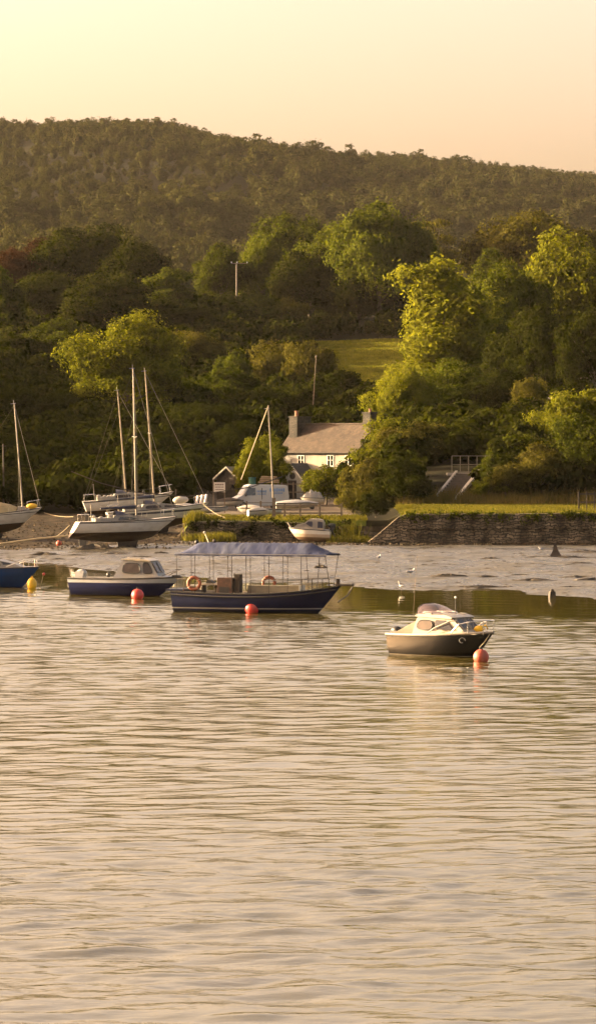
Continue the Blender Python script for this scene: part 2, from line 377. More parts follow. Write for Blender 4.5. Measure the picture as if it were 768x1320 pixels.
LM = {
 'dark':  leaf_mat('leaves_shaded_dark_green', (.0015, .0024, .0008), (.026, .030, .0045), .25),  # dark green lowered further, the wood's shade put into the colour
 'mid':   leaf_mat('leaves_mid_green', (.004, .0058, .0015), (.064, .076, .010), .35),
 'lime':  leaf_mat('leaves_sunlit_yellow_green', (.010, .014, .0025), (.125, .132, .014), .4),  # yellow-green raised to put sunlight into the lit crowns' colour
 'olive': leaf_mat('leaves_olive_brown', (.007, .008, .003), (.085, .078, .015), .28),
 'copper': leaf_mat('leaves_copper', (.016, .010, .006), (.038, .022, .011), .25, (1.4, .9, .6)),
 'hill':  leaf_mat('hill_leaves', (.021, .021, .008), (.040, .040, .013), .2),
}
M_bark = mat('bark', (.075, .058, .04), .9, scale=2, var=.4, bump=.04)

def leaves(rs, C, Rr, n_each, size, spread=(.72, 1.08), stray=.13):
    """C lobe centres, Rr lobe radii (n,3): leaf-sized faces on uneven shells round the lobes"""
    n = len(C); idx = np.repeat(np.arange(n), n_each)
    d = rs.normal(size=(len(idx), 3)); d /= np.linalg.norm(d, axis=1)[:, None]
    bias = C[idx] - C.mean(0); bias /= (np.linalg.norm(bias, axis=1)[:, None] + 1e-6)
    d = d + bias * .55 + np.array([0, 0, .2]); d /= np.linalg.norm(d, axis=1)[:, None]
    rad = spread[0] + (spread[1] - spread[0]) * np.sqrt(rs.rand(len(idx)))
    # lumpy shell: radius varies smoothly with direction
    q = d * 3.1 + C[idx] * .9
    rad = rad * (1 + .32 * np.sin(q[:, 0] * 1.9 + q[:, 1]) * np.cos(q[:, 2] * 2.3 + q[:, 0] * .7))
    st = rs.rand(len(idx)) < stray; rad[st] *= 1.12 + .28 * rs.rand(st.sum())
    p = C[idx] + d * Rr[idx] * rad[:, None]
    nrm = d * 1.25 + rs.normal(size=d.shape) * .5; nrm /= np.linalg.norm(nrm, axis=1)[:, None]
    a = np.cross(nrm, rs.normal(size=d.shape)); a /= np.linalg.norm(a, axis=1)[:, None]; b = np.cross(nrm, a)
    s = size * (.6 + .8 * rs.rand(len(idx)))[:, None]
    V = np.stack([p - a * s * .62, p - b * s * .36 + a * s * .1, p + a * s * .62, p + b * s * .36 + a * s * .1], 1)
    return V.reshape(-1, 3)

def crown_lobes(rs, n, H, W, z0, kind):
    C = []; Rr = []
    cz = (z0 + H) / 2; hz = (H - z0) / 2
    off = rs.normal(size=3) * .08
    while len(C) < n:
        d = rs.normal(size=3); d /= np.linalg.norm(d)
        if kind == 'dome' and d[2] < -.55: continue
        rr = rs.uniform(.30, .80)
        # outline sways with azimuth so no two sides match
        az = math.atan2(d[1], d[0]); k = 1 + .16 * math.sin(2 * az + off[0] * 30) + .12 * math.sin(3 * az + off[1] * 40)
        wz = 1.0
        if kind == 'oval': wz = 1 - .35 * max(0, d[2])
        p = np.array([d[0] * W / 2 * rr * k * wz, d[1] * W / 2 * rr * k * wz, cz + d[2] * hz * rr])
        if kind == 'tiers': p[2] = z0 + (H - z0) * round((p[2] - z0) / (H - z0) * 5) / 5
        r = W * rs.uniform(.085, .165)
        fl = .42 if kind == 'tiers' else rs.uniform(.68, .9)
        C.append(p); Rr.append([r * rs.uniform(.9, 1.25), r * rs.uniform(.9, 1.25), r * fl])
    C.append(np.array([0, 0, cz])); Rr.append([W * .3, W * .3, hz * .62])
    return np.array(C), np.array(Rr)

def make_arch(seed, kind, H, W, nl, per, size, z0f=.2, trunk=True):
    rs = np.random.RandomState(seed); z0 = H * z0f
    C, Rr = crown_lobes(rs, nl, H * .97, W, z0, kind)
    V = leaves(rs, C, Rr, per, size); kz = H / np.percentile(V[:, 2], 99.6); kx = W / 2 / np.percentile(np.hypot(V[:, 0], V[:, 1]), 97.5)
    V *= np.array([kx, kx, kz]); C = C * np.array([kx, kx, kz]); V[:, 2] = np.maximum(V[:, 2], .05)
    Q = np.arange(len(V)).reshape(-1, 4)
    crown = np_mesh('crown', V, Q, [LM['mid']])
    tr = None
    if trunk:
        mb = MB(); r0 = W * .026
        top = Vector((rs.normal() * .3, rs.normal() * .3, H * .62))
        mb.tube([(0, 0, -1.2), (0.1, 0, H * .15), (.15, .1, H * .35), top], r0, 8, r1=r0 * .35)
        for k in range(min(14, len(C))):
            e = Vector(C[k]); s0 = Vector((.1, .05, H * rs.uniform(.16, .45))); mid = (s0 + e) / 2 + Vector((0, 0, H * .04))
            mb.tube([s0, mid, e], r0 * .42, 5, r1=r0 * .1)
        me = bpy.data.meshes.new('trunk'); me.from_pydata(mb.v, [], mb.f); me.materials.append(M_bark)
        me.polygons.foreach_set('use_smooth', [True] * len(me.polygons)); tr = me
    return dict(crown=crown, trunk=tr, H=H, W=W)

ARCH = {
 'broad': [make_arch(11 + i, 'dome', 18, 17, 64, 620, .35, .02) for i in range(4)],
 'tall':  [make_arch(31 + i, 'oval', 19, 12, 56, 560, .33, .03) for i in range(3)],
 'bush':  [make_arch(51 + i, 'dome', 8, 9, 36, 380, .25, .0) for i in range(4)],
 'pine':  [make_arch(71, 'tiers', 18, 13, 34, 300, .34, .30)],
}
USED = {}
def tree(px, topy, wpx, d, kind, tone, label, cat='tree', base=None, var=None, name=None, group=None, rot=None):
    A = ARCH[kind]; k = USED.get(kind, 0); USED[kind] = k + 1; A = A[(k if var is None else var) % len(A)]
    t = P(px, topy, d); z = tz1(t.x, d) - .3 if base is None else base
    H = max(2.0, t.z - z); W = wpx * d / F * 1.0
    nm = name or {'broad': 'broadleaf_tree', 'tall': 'ash_tree', 'bush': 'bush', 'pine': 'pine_tree'}[kind]
    o = empty(nm, (t.x, d, z), label, cat, rnd.uniform(0, 6.28) if rot is None else rot, group)
    sx = W / A['W'] * 1.04; o.scale = (sx, sx * rnd.uniform(.9, 1.1), H / A['H'])
    c = link('crown', A['crown'], o); c.material_slots[0].link = 'OBJECT'; c.material_slots[0].material = LM[tone]
    if A['trunk']: link('trunk', A['trunk'], o)
    return o
GU = 'trees along the top of the slope'; GL = 'trees of the dark wood left'; GM = 'bushes on the slope behind the cottage'; GR = 'trees and bushes right of the cottage'
T = [
 # upper left
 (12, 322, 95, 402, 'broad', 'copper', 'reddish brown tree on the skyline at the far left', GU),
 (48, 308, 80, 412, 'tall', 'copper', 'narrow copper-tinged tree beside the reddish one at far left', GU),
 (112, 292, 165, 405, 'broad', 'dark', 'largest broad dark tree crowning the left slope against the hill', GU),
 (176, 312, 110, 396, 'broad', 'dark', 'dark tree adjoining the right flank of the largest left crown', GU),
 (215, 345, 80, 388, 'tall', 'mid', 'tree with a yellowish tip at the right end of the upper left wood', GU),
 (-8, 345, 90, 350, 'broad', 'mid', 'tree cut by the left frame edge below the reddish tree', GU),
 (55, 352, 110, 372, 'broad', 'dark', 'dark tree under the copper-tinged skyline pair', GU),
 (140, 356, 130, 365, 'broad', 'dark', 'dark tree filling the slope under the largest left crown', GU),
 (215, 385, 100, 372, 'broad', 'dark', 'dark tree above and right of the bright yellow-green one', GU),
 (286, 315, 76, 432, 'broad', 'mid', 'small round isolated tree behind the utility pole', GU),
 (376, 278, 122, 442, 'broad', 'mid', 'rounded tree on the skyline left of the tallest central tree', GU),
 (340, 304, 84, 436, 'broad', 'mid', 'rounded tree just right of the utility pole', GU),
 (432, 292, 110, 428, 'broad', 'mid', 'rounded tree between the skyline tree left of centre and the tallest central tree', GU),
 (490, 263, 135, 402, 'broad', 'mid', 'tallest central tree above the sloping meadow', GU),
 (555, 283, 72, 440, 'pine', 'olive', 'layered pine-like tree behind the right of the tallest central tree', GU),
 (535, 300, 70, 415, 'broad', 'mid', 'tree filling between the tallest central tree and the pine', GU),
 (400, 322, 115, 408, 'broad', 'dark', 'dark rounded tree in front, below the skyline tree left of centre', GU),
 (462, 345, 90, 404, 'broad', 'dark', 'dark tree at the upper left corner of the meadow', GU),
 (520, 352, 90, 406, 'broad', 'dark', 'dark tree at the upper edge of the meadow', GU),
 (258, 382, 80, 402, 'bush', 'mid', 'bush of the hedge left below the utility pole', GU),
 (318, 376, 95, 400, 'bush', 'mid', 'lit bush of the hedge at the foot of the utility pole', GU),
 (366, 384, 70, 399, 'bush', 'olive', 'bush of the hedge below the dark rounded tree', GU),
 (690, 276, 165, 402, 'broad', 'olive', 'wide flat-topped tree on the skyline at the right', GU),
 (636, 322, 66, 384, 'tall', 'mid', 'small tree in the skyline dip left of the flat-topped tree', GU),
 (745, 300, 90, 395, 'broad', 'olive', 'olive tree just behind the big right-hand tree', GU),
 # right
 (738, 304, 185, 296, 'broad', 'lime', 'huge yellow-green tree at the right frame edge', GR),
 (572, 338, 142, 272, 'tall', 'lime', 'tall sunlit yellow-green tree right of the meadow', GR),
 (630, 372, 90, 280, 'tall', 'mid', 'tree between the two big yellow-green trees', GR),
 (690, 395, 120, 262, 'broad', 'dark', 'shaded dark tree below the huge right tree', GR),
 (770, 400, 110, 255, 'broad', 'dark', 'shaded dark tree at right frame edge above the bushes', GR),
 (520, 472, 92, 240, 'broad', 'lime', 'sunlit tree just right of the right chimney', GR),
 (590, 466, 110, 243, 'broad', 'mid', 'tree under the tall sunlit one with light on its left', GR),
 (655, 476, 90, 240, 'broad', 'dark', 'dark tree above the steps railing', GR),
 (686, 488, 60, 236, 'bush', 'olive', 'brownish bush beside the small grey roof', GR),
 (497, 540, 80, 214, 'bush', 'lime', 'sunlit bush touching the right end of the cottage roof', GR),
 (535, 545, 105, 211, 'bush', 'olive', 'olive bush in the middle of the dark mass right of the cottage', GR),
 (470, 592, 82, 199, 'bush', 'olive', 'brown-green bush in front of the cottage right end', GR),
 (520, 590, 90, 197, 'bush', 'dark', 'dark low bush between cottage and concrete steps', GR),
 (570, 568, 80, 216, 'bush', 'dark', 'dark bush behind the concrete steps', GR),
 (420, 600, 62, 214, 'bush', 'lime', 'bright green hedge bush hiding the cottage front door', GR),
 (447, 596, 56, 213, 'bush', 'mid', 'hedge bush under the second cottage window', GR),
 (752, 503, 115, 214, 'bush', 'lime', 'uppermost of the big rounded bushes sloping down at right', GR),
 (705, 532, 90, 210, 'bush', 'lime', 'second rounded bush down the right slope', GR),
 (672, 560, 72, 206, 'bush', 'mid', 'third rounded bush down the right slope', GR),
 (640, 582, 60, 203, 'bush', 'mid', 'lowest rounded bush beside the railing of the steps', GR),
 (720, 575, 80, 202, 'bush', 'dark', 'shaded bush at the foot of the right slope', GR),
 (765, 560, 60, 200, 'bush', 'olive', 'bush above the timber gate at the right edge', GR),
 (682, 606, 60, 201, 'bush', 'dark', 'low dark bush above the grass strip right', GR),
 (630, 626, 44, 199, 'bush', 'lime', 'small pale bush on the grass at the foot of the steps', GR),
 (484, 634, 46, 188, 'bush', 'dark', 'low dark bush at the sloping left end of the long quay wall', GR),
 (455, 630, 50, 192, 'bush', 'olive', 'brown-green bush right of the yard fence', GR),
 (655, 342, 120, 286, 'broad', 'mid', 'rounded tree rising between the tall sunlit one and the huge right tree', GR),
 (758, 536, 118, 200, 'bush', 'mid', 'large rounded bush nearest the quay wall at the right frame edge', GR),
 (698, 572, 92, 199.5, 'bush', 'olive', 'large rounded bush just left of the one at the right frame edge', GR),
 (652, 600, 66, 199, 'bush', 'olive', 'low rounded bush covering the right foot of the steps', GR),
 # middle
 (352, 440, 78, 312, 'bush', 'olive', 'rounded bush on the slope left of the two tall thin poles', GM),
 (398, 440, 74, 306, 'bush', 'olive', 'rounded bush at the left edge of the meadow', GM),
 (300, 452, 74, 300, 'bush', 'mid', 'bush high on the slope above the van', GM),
 (245, 428, 92, 318, 'broad', 'olive', 'olive tree right of the bright yellow-green tree', GM),
 (440, 478, 90, 290, 'bush', 'dark', 'dark bush at the lower edge of the meadow', GM),
 (490, 496, 70, 284, 'bush', 'dark', 'dark bush below the meadow left of the sunlit trees', GM),
 (340, 500, 80, 272, 'broad', 'dark', 'dark tree behind the leafy tree next to the cottage', GM),
 (395, 505, 80, 268, 'bush', 'dark', 'dark bush right behind the left chimney', GM),
 (450, 520, 90, 262, 'bush', 'dark', 'dark bush behind the cottage ridge', GM),
 (296, 474, 90, 282, 'broad', 'mid', 'tree with a lit top midway up the slope over the shed', GM),
 (322, 566, 46, 221, 'tall', 'lime', 'small leafy sunlit tree growing over the shed', GM),
 (350, 562, 50, 224, 'tall', 'lime', 'small leafy sunlit tree at the left wall of the cottage', GM),
 (262, 520, 96, 256, 'broad', 'dark', 'dark tree above the timber shed', GM),
 (306, 545, 70, 246, 'broad', 'dark', 'dark tree behind the shed roof', GM),
 # lower left wood
 (166, 407, 150, 268, 'broad', 'lime', 'bright yellow-green tree above the three yacht masts', GL),
 (80, 411, 98, 332, 'broad', 'mid', 'sunlit-topped tree left of the bright yellow-green tree', GL),
 (20, 432, 90, 322, 'broad', 'dark', 'dark tree at the left edge halfway up the wood', GL),
 (10, 500, 120, 262, 'broad', 'dark', 'dark tree above the leftmost yacht mast', GL),
 (82, 505, 90, 262, 'broad', 'dark', 'dark tree between the leftmost mast and the slanted mast', GL),
 (238, 488, 80, 272, 'broad', 'mid', 'tree just right of the three mast tops', GL),
 (150, 585, 80, 232, 'broad', 'dark', 'dark tree directly behind the slanted mast', GL),
 (205, 575, 80, 236, 'broad', 'dark', 'dark tree directly behind the two tall masts', GL),
 (110, 566, 90, 232, 'broad', 'dark', 'low dark tree above the front yacht stern', GL),
 (45, 556, 110, 230, 'broad', 'dark', 'low dark tree right of the leftmost mast', GL),
 (-15, 560, 90, 228, 'broad', 'dark', 'low dark tree at the left edge behind the leftmost yacht', GL),
 (248, 585, 60, 226, 'bush', 'dark', 'dark bush left of the timber shed', GL),
 (160, 600, 90, 219, 'bush', 'dark', 'low dark bush behind the slat fence', GL),
 (75, 612, 90, 215, 'bush', 'dark', 'low dark bush between leftmost yacht and front yacht', GL),
 (10, 606, 90, 214, 'bush', 'dark', 'low dark bush behind the leftmost yacht cabin', GL),
 (222, 612, 46, 213, 'bush', 'mid', 'small bush between slat fence and signboard', GL),
]
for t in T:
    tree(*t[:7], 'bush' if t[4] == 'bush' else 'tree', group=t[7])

# ------------------------------------------------------------------ far hill: 240 nearest trees one by one, the rest as one wood
HILL = []
for i in range(5):
    rs = np.random.RandomState(90 + i); C, Rr = crown_lobes(rs, 8, 9.5, 9.5, 1.0, 'dome')
    V = leaves(rs, C, Rr * 1.3, 76, .66); core = []
    for a_ in range(8):
        for b_ in range(5):
            q = [(math.sin(math.pi * (b_ + j) / 5), 2 * math.pi * (a_ + k) / 8, math.cos(math.pi * (b_ + j) / 5)) for j, k in ((0, 0), (1, 0), (1, 1), (0, 1))]
            core += [[max(s_, .02) * math.cos(t_) * 2.3, max(s_, .02) * math.sin(t_) * 2.3, 4.3 + z_ * 3.4] for s_, t_, z_ in q]
    HILL.append(np.concatenate([V, np.array(core)]))
hill_me = [np_mesh('hillside_tree', V, np.arange(len(V)).reshape(-1, 4), [LM['hill']]) for V in HILL]
rs = np.random.RandomState(5); spots = []; cand = []
for d in np.arange(700, 1500, 7.0):
    hw = (CX + 90) / F * d
    for x in np.arange(-hw, hw, 9.0): cand.append((x + rs.uniform(-4.3, 4.3), d + rs.uniform(-4, 4)))
cand = np.array(cand); cz_ = tz(cand[:, 0], cand[:, 1])
for (X, Y), z in zip(cand, cz_):
    px = CX + X / Y * F; py = 560 - (z + 6 - 9) / Y * F
    if py > 372: continue
    heath = px < 330 and 178 < py < 262 and (px < 200 or py > 195)
    s = rs.uniform(.75, 1.3)
    if heath:
        if rs.rand() < .03: continue
        s *= rs.uniform(.4, .75)
    elif py > 262: s *= rs.uniform(.85, 1.3)
    if Y > 1150: s *= .72
    spots.append((s * s / Y, X, Y, z, s, px, py))
order = sorted(range(len(spots)), key=lambda i: -spots[i][0])
single = set(order[:240]); VV = []
for i, (_, X, Y, z, s, px, py) in enumerate(spots):
    k = rs.randint(5); a = rs.uniform(0, 6.28); sx = s * rs.uniform(.9, 1.15); szz = s * rs.uniform(.8, 1.25)
    if i in single:
        o = link('hillside_tree', hill_me[k]); o.location = (X, Y, z - .6); o.rotation_euler = (0, 0, a); o.scale = (sx, sx, szz)
        tag(o, 'rounded woodland tree low on the hazy far hillside, above the near treetops', 'tree', 'trees low on the far hillside')
    else:
        V = HILL[k]; ca, sa = math.cos(a), math.sin(a)
        W_ = np.stack([(V[:, 0] * ca - V[:, 1] * sa) * sx + X, (V[:, 0] * sa + V[:, 1] * ca) * sx + Y * YK, V[:, 2] * szz + z - .6], 1)
        VV.append(W_)
VV = np.concatenate(VV)
tag(link('hill_woodland', np_mesh('hill_woodland', VV, np.arange(len(VV)).reshape(-1, 4), [LM['hill']])), kind='stuff')

# ------------------------------------------------------------------ grasses
def tufts(name, n, fx, h, mats, seed, wd=.05, kind='stuff', label=None, cat=None, parent=None, blades=5, lean=.35):
    rs = np.random.RandomState(seed); P0 = fx(rs, n); P0[:, 1] *= YK; m = len(P0)
    idx = np.repeat(np.arange(m), blades); b = P0[idx] + np.concatenate([rs.normal(size=(len(idx), 2)) * h * .25, np.zeros((len(idx), 1))], 1)
    hh = h * rs.uniform(.4, 1.15, len(idx))[:, None]; a = rs.uniform(0, 6.28, len(idx)); s = np.stack([np.cos(a), np.sin(a), 0 * a], 1) * wd
    tip = b + np.concatenate([rs.normal(size=(len(idx), 2)) * lean, np.ones((len(idx), 1))], 1) * hh
    V = np.stack([b - s, b + s, tip], 1).reshape(-1, 3)
    o = link(name, np_mesh(name, V, np.arange(len(V)).reshape(-1, 3), mats)); 
    if parent: o.parent = parent
    return tag(o, label, cat, kind=kind)
LG = leaf_mat('grass_blades', (.03, .035, .008), (.105, .10, .02), .35, (1.3, 1.2, .5))
LD = leaf_mat('dry_grass_blades', (.06, .05, .018), (.15, .12, .04), .35, (1.2, 1.1, .6))
def on_ground(x0, x1, y0, y1):
    def fx(rs, n):
        X = rs.uniform(x0, x1, n); Y = rs.uniform(y0, y1, n); return np.stack([X, Y, tz(X, Y) - .03], 1)
    return fx
tufts('verge_grass', 9000, on_ground(8.2, 26, 180.9, 200), .32, [LG], 1, .05)
tufts('bank_grass', 1500, on_ground(-8.2, 5.5, 184.9, 190.5), .26, [LG], 2, .05)
LF = leaf_mat('meadow_blades', (.05, .06, .010), (.155, .155, .026), .4, (1.3, 1.2, .5))
tufts('meadow_grass', 26000, on_ground(1.5, 20, 300, 386), .40, [LF], 3, .09)
tufts('dry_grass', 700, on_ground(8.2, 26, 196, 200), .9, [LD], 4, .05)

# undergrowth: low shrubs filling the wooded slopes
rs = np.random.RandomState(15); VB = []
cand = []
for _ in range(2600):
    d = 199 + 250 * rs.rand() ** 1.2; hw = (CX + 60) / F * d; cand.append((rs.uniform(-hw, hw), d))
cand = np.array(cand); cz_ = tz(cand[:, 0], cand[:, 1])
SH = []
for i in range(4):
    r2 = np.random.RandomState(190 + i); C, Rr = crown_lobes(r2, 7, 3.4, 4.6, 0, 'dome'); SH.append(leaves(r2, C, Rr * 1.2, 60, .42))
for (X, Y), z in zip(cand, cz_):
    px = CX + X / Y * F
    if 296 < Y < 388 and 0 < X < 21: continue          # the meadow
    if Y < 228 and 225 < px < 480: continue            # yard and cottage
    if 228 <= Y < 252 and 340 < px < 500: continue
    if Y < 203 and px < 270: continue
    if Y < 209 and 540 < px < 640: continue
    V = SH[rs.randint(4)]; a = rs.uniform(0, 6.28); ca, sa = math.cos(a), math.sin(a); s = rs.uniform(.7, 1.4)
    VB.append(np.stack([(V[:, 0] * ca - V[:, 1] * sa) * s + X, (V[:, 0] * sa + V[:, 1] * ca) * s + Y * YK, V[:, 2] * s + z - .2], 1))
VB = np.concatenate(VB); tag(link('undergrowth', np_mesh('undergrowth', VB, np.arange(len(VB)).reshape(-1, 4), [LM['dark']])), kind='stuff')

# ------------------------------------------------------------------ materials for built things
M_white = mat('white_gelcoat', (.25, .235, .21), .35, coat=.1, scale=1.4, var=.06, dirt=(.42, .36, .26))
M_cream = mat('cream_gelcoat', (.45, .41, .33), .35, coat=.2, scale=1.5, var=.08)
M_deckgrey = mat('deck_grey', (.36, .35, .32), .6, scale=5)
M_navy = mat('navy_paint', (.012, .018, .055), .25, coat=.4, scale=2, var=.2)
M_black = mat('black_rubber', (.015, .014, .013), .5, scale=4, var=.3)
M_glass = mat('dark_tinted_glass', (.02, .02, .02), .06, spec=.8, scale=2, var=.3)
M_glass2 = mat('brown_tinted_glass', (.04, .026, .016), .1, spec=.5, scale=2, var=.3)
M_alu = mat('aluminium', (.28, .27, .25), .4, metal=.8, scale=4)
M_alu_dull = mat('mast_aluminium', (.15, .13, .10), .5, metal=.35, scale=1.5, var=.15)
M_steel = mat('stainless_steel', (.7, .68, .64), .2, metal=1.0, scale=4)
M_wire = mat('rigging_wire', (.10, .09, .07), .8, spec=.1)
M_rope = mat('pale_rope', (.45, .38, .24), .9, scale=20)
M_wood = mat('weathered_wood', (.16, .12, .08), .85, scale=4, var=.3, bump=.01)
M_darkwood = mat('dark_tarred_wood', (.035, .026, .018), .8, scale=4, var=.35, bump=.01)
M_varnish = mat('varnished_wood', (.07, .03, .016), .4, coat=.3, scale=6, var=.3)
M_bluecan = mat('blue_canvas', (.020, .038, .105), .7, scale=1.2, var=.3, bump=.05)
M_tan = mat('tan_tarpaulin', (.33, .26, .13), .8, scale=1.5, var=.2, bump=.04)
M_navycan = mat('navy_canvas', (.02, .025, .05), .8, scale=2, var=.3)
M_red = mat('red_buoy_plastic', (.66, .042, .033), .45, scale=3, var=.2, dirt=(.30, .06, .04))
M_orange = mat('orange_buoy_plastic', (.42, .065, .03), .55, scale=3, var=.22, dirt=(.20, .07, .04))
M_yellow = mat('yellow_plastic', (.70, .42, .02), .45, scale=3, var=.12)
M_ring = mat('life_ring_orange', (.26, .075, .035), .6, scale=4, var=.2)
M_render = mat('lime_render', (.20, .19, .17), .9, scale=.7, var=.06, dirt=(.42, .36, .26), bump=.01)
M_green = mat('green_plastic', (.03, .13, .09), .5)
M_weed = mat('bladder_wrack', (.035, .026, .010), .55, scale=5, var=.5, bump=.05)
M_vanblue = mat('faded_blue_lettering', (.16, .27, .46), .5)
M_feather = mat('white_feathers', (.7, .68, .64), .7); M_featherg = mat('grey_feathers', (.28, .28, .29), .7)
M_conc = mat('pale_concrete', (.34, .31, .26), .85, scale=1.2, var=.15, dirt=(.15, .13, .09), bump=.01)

def stone_mat(name, c0, c1, mortar, bw, bh, msize=.03, dark=True):
    m, nt, b = nodes_of(name); L = nt.links; tc = nt.nodes.new('ShaderNodeTexCoord')
    mp = nt.nodes.new('ShaderNodeMapping'); mp.inputs['Rotation'].default_value = (math.pi / 2, 0, 0)
    L.new(tc.outputs['Object'], mp.inputs[0])
    nz = nt.nodes.new('ShaderNodeTexNoise'); nz.inputs['Scale'].default_value = 1.3; nz.inputs['Detail'].default_value = 3; L.new(mp.outputs[0], nz.inputs['Vector'])
    ma = nt.nodes.new('ShaderNodeMix'); ma.data_type = 'RGBA'; ma.blend_type = 'LINEAR_LIGHT'; ma.inputs[0].default_value = .4; L.new(mp.outputs[0], ma.inputs[6]); L.new(nz.outputs['Color'], ma.inputs[7])
    br = nt.nodes.new('ShaderNodeTexBrick'); br.inputs['Scale'].default_value = 1; br.inputs['Brick Width'].default_value = bw; br.inputs['Row Height'].default_value = bh
    br.inputs['Mortar Size'].default_value = msize; br.inputs['Mortar Smooth'].default_value = .4; br.inputs['Color1'].default_value = (*c0, 1); br.inputs['Color2'].default_value = (*c1, 1); br.inputs['Mortar'].default_value = (*mortar, 1)
    L.new(ma.outputs[2], br.inputs['Vector'])
    n2 = nt.nodes.new('ShaderNodeTexNoise'); n2.inputs['Scale'].default_value = .9; n2.inputs['Detail'].default_value = 8; mp2 = nt.nodes.new('ShaderNodeMapping'); mp2.inputs['Scale'].default_value = (1.3, 1, .5)
    L.new(tc.outputs['Object'], mp2.inputs[0]); L.new(mp2.outputs[0], n2.inputs['Vector'])
    r = nt.nodes.new('ShaderNodeValToRGB'); r.color_ramp.elements[0].position = .35; r.color_ramp.elements[1].position = .65
    r.color_ramp.elements[0].color = (.22, .19, .13, 1) if dark else (.7, .7, .7, 1); r.color_ramp.elements[1].color = (1, 1, 1, 1); L.new(n2.outputs['Fac'], r.inputs[0])
    mx = nt.nodes.new('ShaderNodeMix'); mx.data_type = 'RGBA'; mx.blend_type = 'MULTIPLY'; mx.inputs[0].default_value = 1; L.new(br.outputs[0], mx.inputs[6]); L.new(r.outputs[0], mx.inputs[7])
    L.new(mx.outputs[2], b.inputs['Base Color']); b.inputs['Roughness'].default_value = .85
    bp = nt.nodes.new('ShaderNodeBump'); bp.inputs['Distance'].default_value = .04; bp.invert = True; L.new(br.outputs['Fac'], bp.inputs['Height'])
    bp2 = nt.nodes.new('ShaderNodeBump'); bp2.inputs['Distance'].default_value = .10; L.new(n2.outputs['Fac'], bp2.inputs['Height']); L.new(bp.outputs[0], bp2.inputs['Normal']); L.new(bp2.outputs[0], b.inputs['Normal'])
    return m
M_stone = stone_mat('quay_stone', (.12, .092, .055), (.30, .23, .14), (.03, .024, .015), .55, .21, .04)
M_slate = stone_mat('roof_slate', (.055, .036, .022), (.082, .054, .033), (.038, .026, .018), .35, .22, .015, dark=False)
M_slate2 = stone_mat('dark_roof_slate', (.05, .05, .055), (.07, .07, .075), (.025, .025, .025), .35, .22, .015, dark=False)
M_stack = stone_mat('chimney_stone', (.055, .048, .036), (.09, .075, .055), (.025, .022, .016), .4, .2, .02)

# ------------------------------------------------------------------ quay walls
def quay(name, pts, top, y0, thick, label, base=0.1, parts=True):
    """pts: top outline [(x, z)] left to right; a rough masonry face"""
    rs = np.random.RandomState(len(pts) + int(abs(pts[0][0]) * 7)); xs = np.arange(pts[0][0], pts[-1][0] + .01, .3); nz = 14
    o = empty(name, (xs[0], y0, 0), label, 'wall')
    tzv = np.interp(xs, [p[0] for p in pts], [p[1] for p in pts]) + fbm(xs, xs * 0 + 3, 1.0, 3, 8) * .14
    tt = np.linspace(0, 1, nz); X = np.repeat(xs[None], nz, 0); Z = base + (tzv[None] - base) * tt[:, None]
    Yf = fbm(X * 1.0, Z * 2.0, 1.1, 3, 12) * .22 + (1 - tt[:, None]) * -.12
    V = np.stack([X - xs[0], Yf, Z], -1).reshape(-1, 3); n = len(xs)
    i = (np.arange(n - 1)[None] + n * np.arange(nz - 1)[:, None]).ravel(); Q = np.stack([i, i + 1, i + 1 + n, i + n], 1)
    # top and back
    Vt = np.stack([np.concatenate([xs, xs]) - xs[0], np.concatenate([Yf[-1], Yf[-1] * 0 + thick]), np.concatenate([tzv, tzv])], 1)
    Vb = np.stack([np.concatenate([xs, xs]) - xs[0], np.full(2 * n, thick), np.concatenate([tzv, tzv * 0 + base])], 1)
    k = len(V); j = np.arange(n - 1); Qt = np.stack([j + k, j + 1 + k, j + 1 + n + k, j + n + k], 1); k2 = k + len(Vt); Qb = np.stack([j + k2, j + 1 + k2, j + 1 + n + k2, j + n + k2], 1)
    link('stone_face', np_mesh('stone_face', np.concatenate([V, Vt, Vb]), np.concatenate([Q, Qt, Qb]), [M_stone]), o)
    return o
qw = quay('quay_wall', [(5.4, .7), (6.2, 1.3), (7.9, 2.72), (8.6, 2.86), (40, 2.9)], 2.86, 179.9, .9, 'long rough stone quay wall under the grass strip on the right')
# projecting string course along the upper third
mb = MB(); mb.box((16.9, -.10, 1.78), (28.5, .22, .13)); mb.build('stone_ledge', M_stone, qw)
quay('quay_wall', [(-8.9, 1.5), (-8.5, 2.1), (-4, 2.15), (-1, 2.05), (2.2, 1.9), (4.0, 1.5), (5.6, 1.3), (7.4, 1.1)], 2.2, 183.95, .8, 'overgrown lower stone wall below the yard behind the beached motorboat')

# wrack line at the wall foot and weed patches on the mud
def weed_patch(c, rx, ry, h, label=None, name='seaweed_mound', seed=0, group=None):
    rs = np.random.RandomState(seed + 100); nu, nv = 22, 8; mb = MB(); rings = []
    for i in range(nv):
        t = i / (nv - 1); ring = []
        for j in range(nu):
            a = 2 * math.pi * j / nu; k = 1 + .25 * math.sin(3 * a + seed) + .18 * math.sin(5 * a + seed * 2) + rs.uniform(-.08, .08)
            ring.append((rx * k * (1 - t) * math.cos(a), ry * k * (1 - t) * math.sin(a), h * (1 - (1 - t) ** 2) * (1 + rs.uniform(-.35, .35)) - .03))
        rings.append(ring)
    mb.loft(rings, True, True)
    return mb.build(name, M_weed, None, label, 'seaweed', group, loc=c, smooth_=None)
def on_mud(px, py):
    d = 150.0
    for _ in range(12):
        p = P(px, py, d); z = float(mud_z(np.array([p.x]), np.array([d]))[0]); z = max(z, 0.0); d = (EYE - z) / ((py - 560) / F) if py > 565 else d
    p = P(px, py, d); return Vector((p.x, p.y, z))
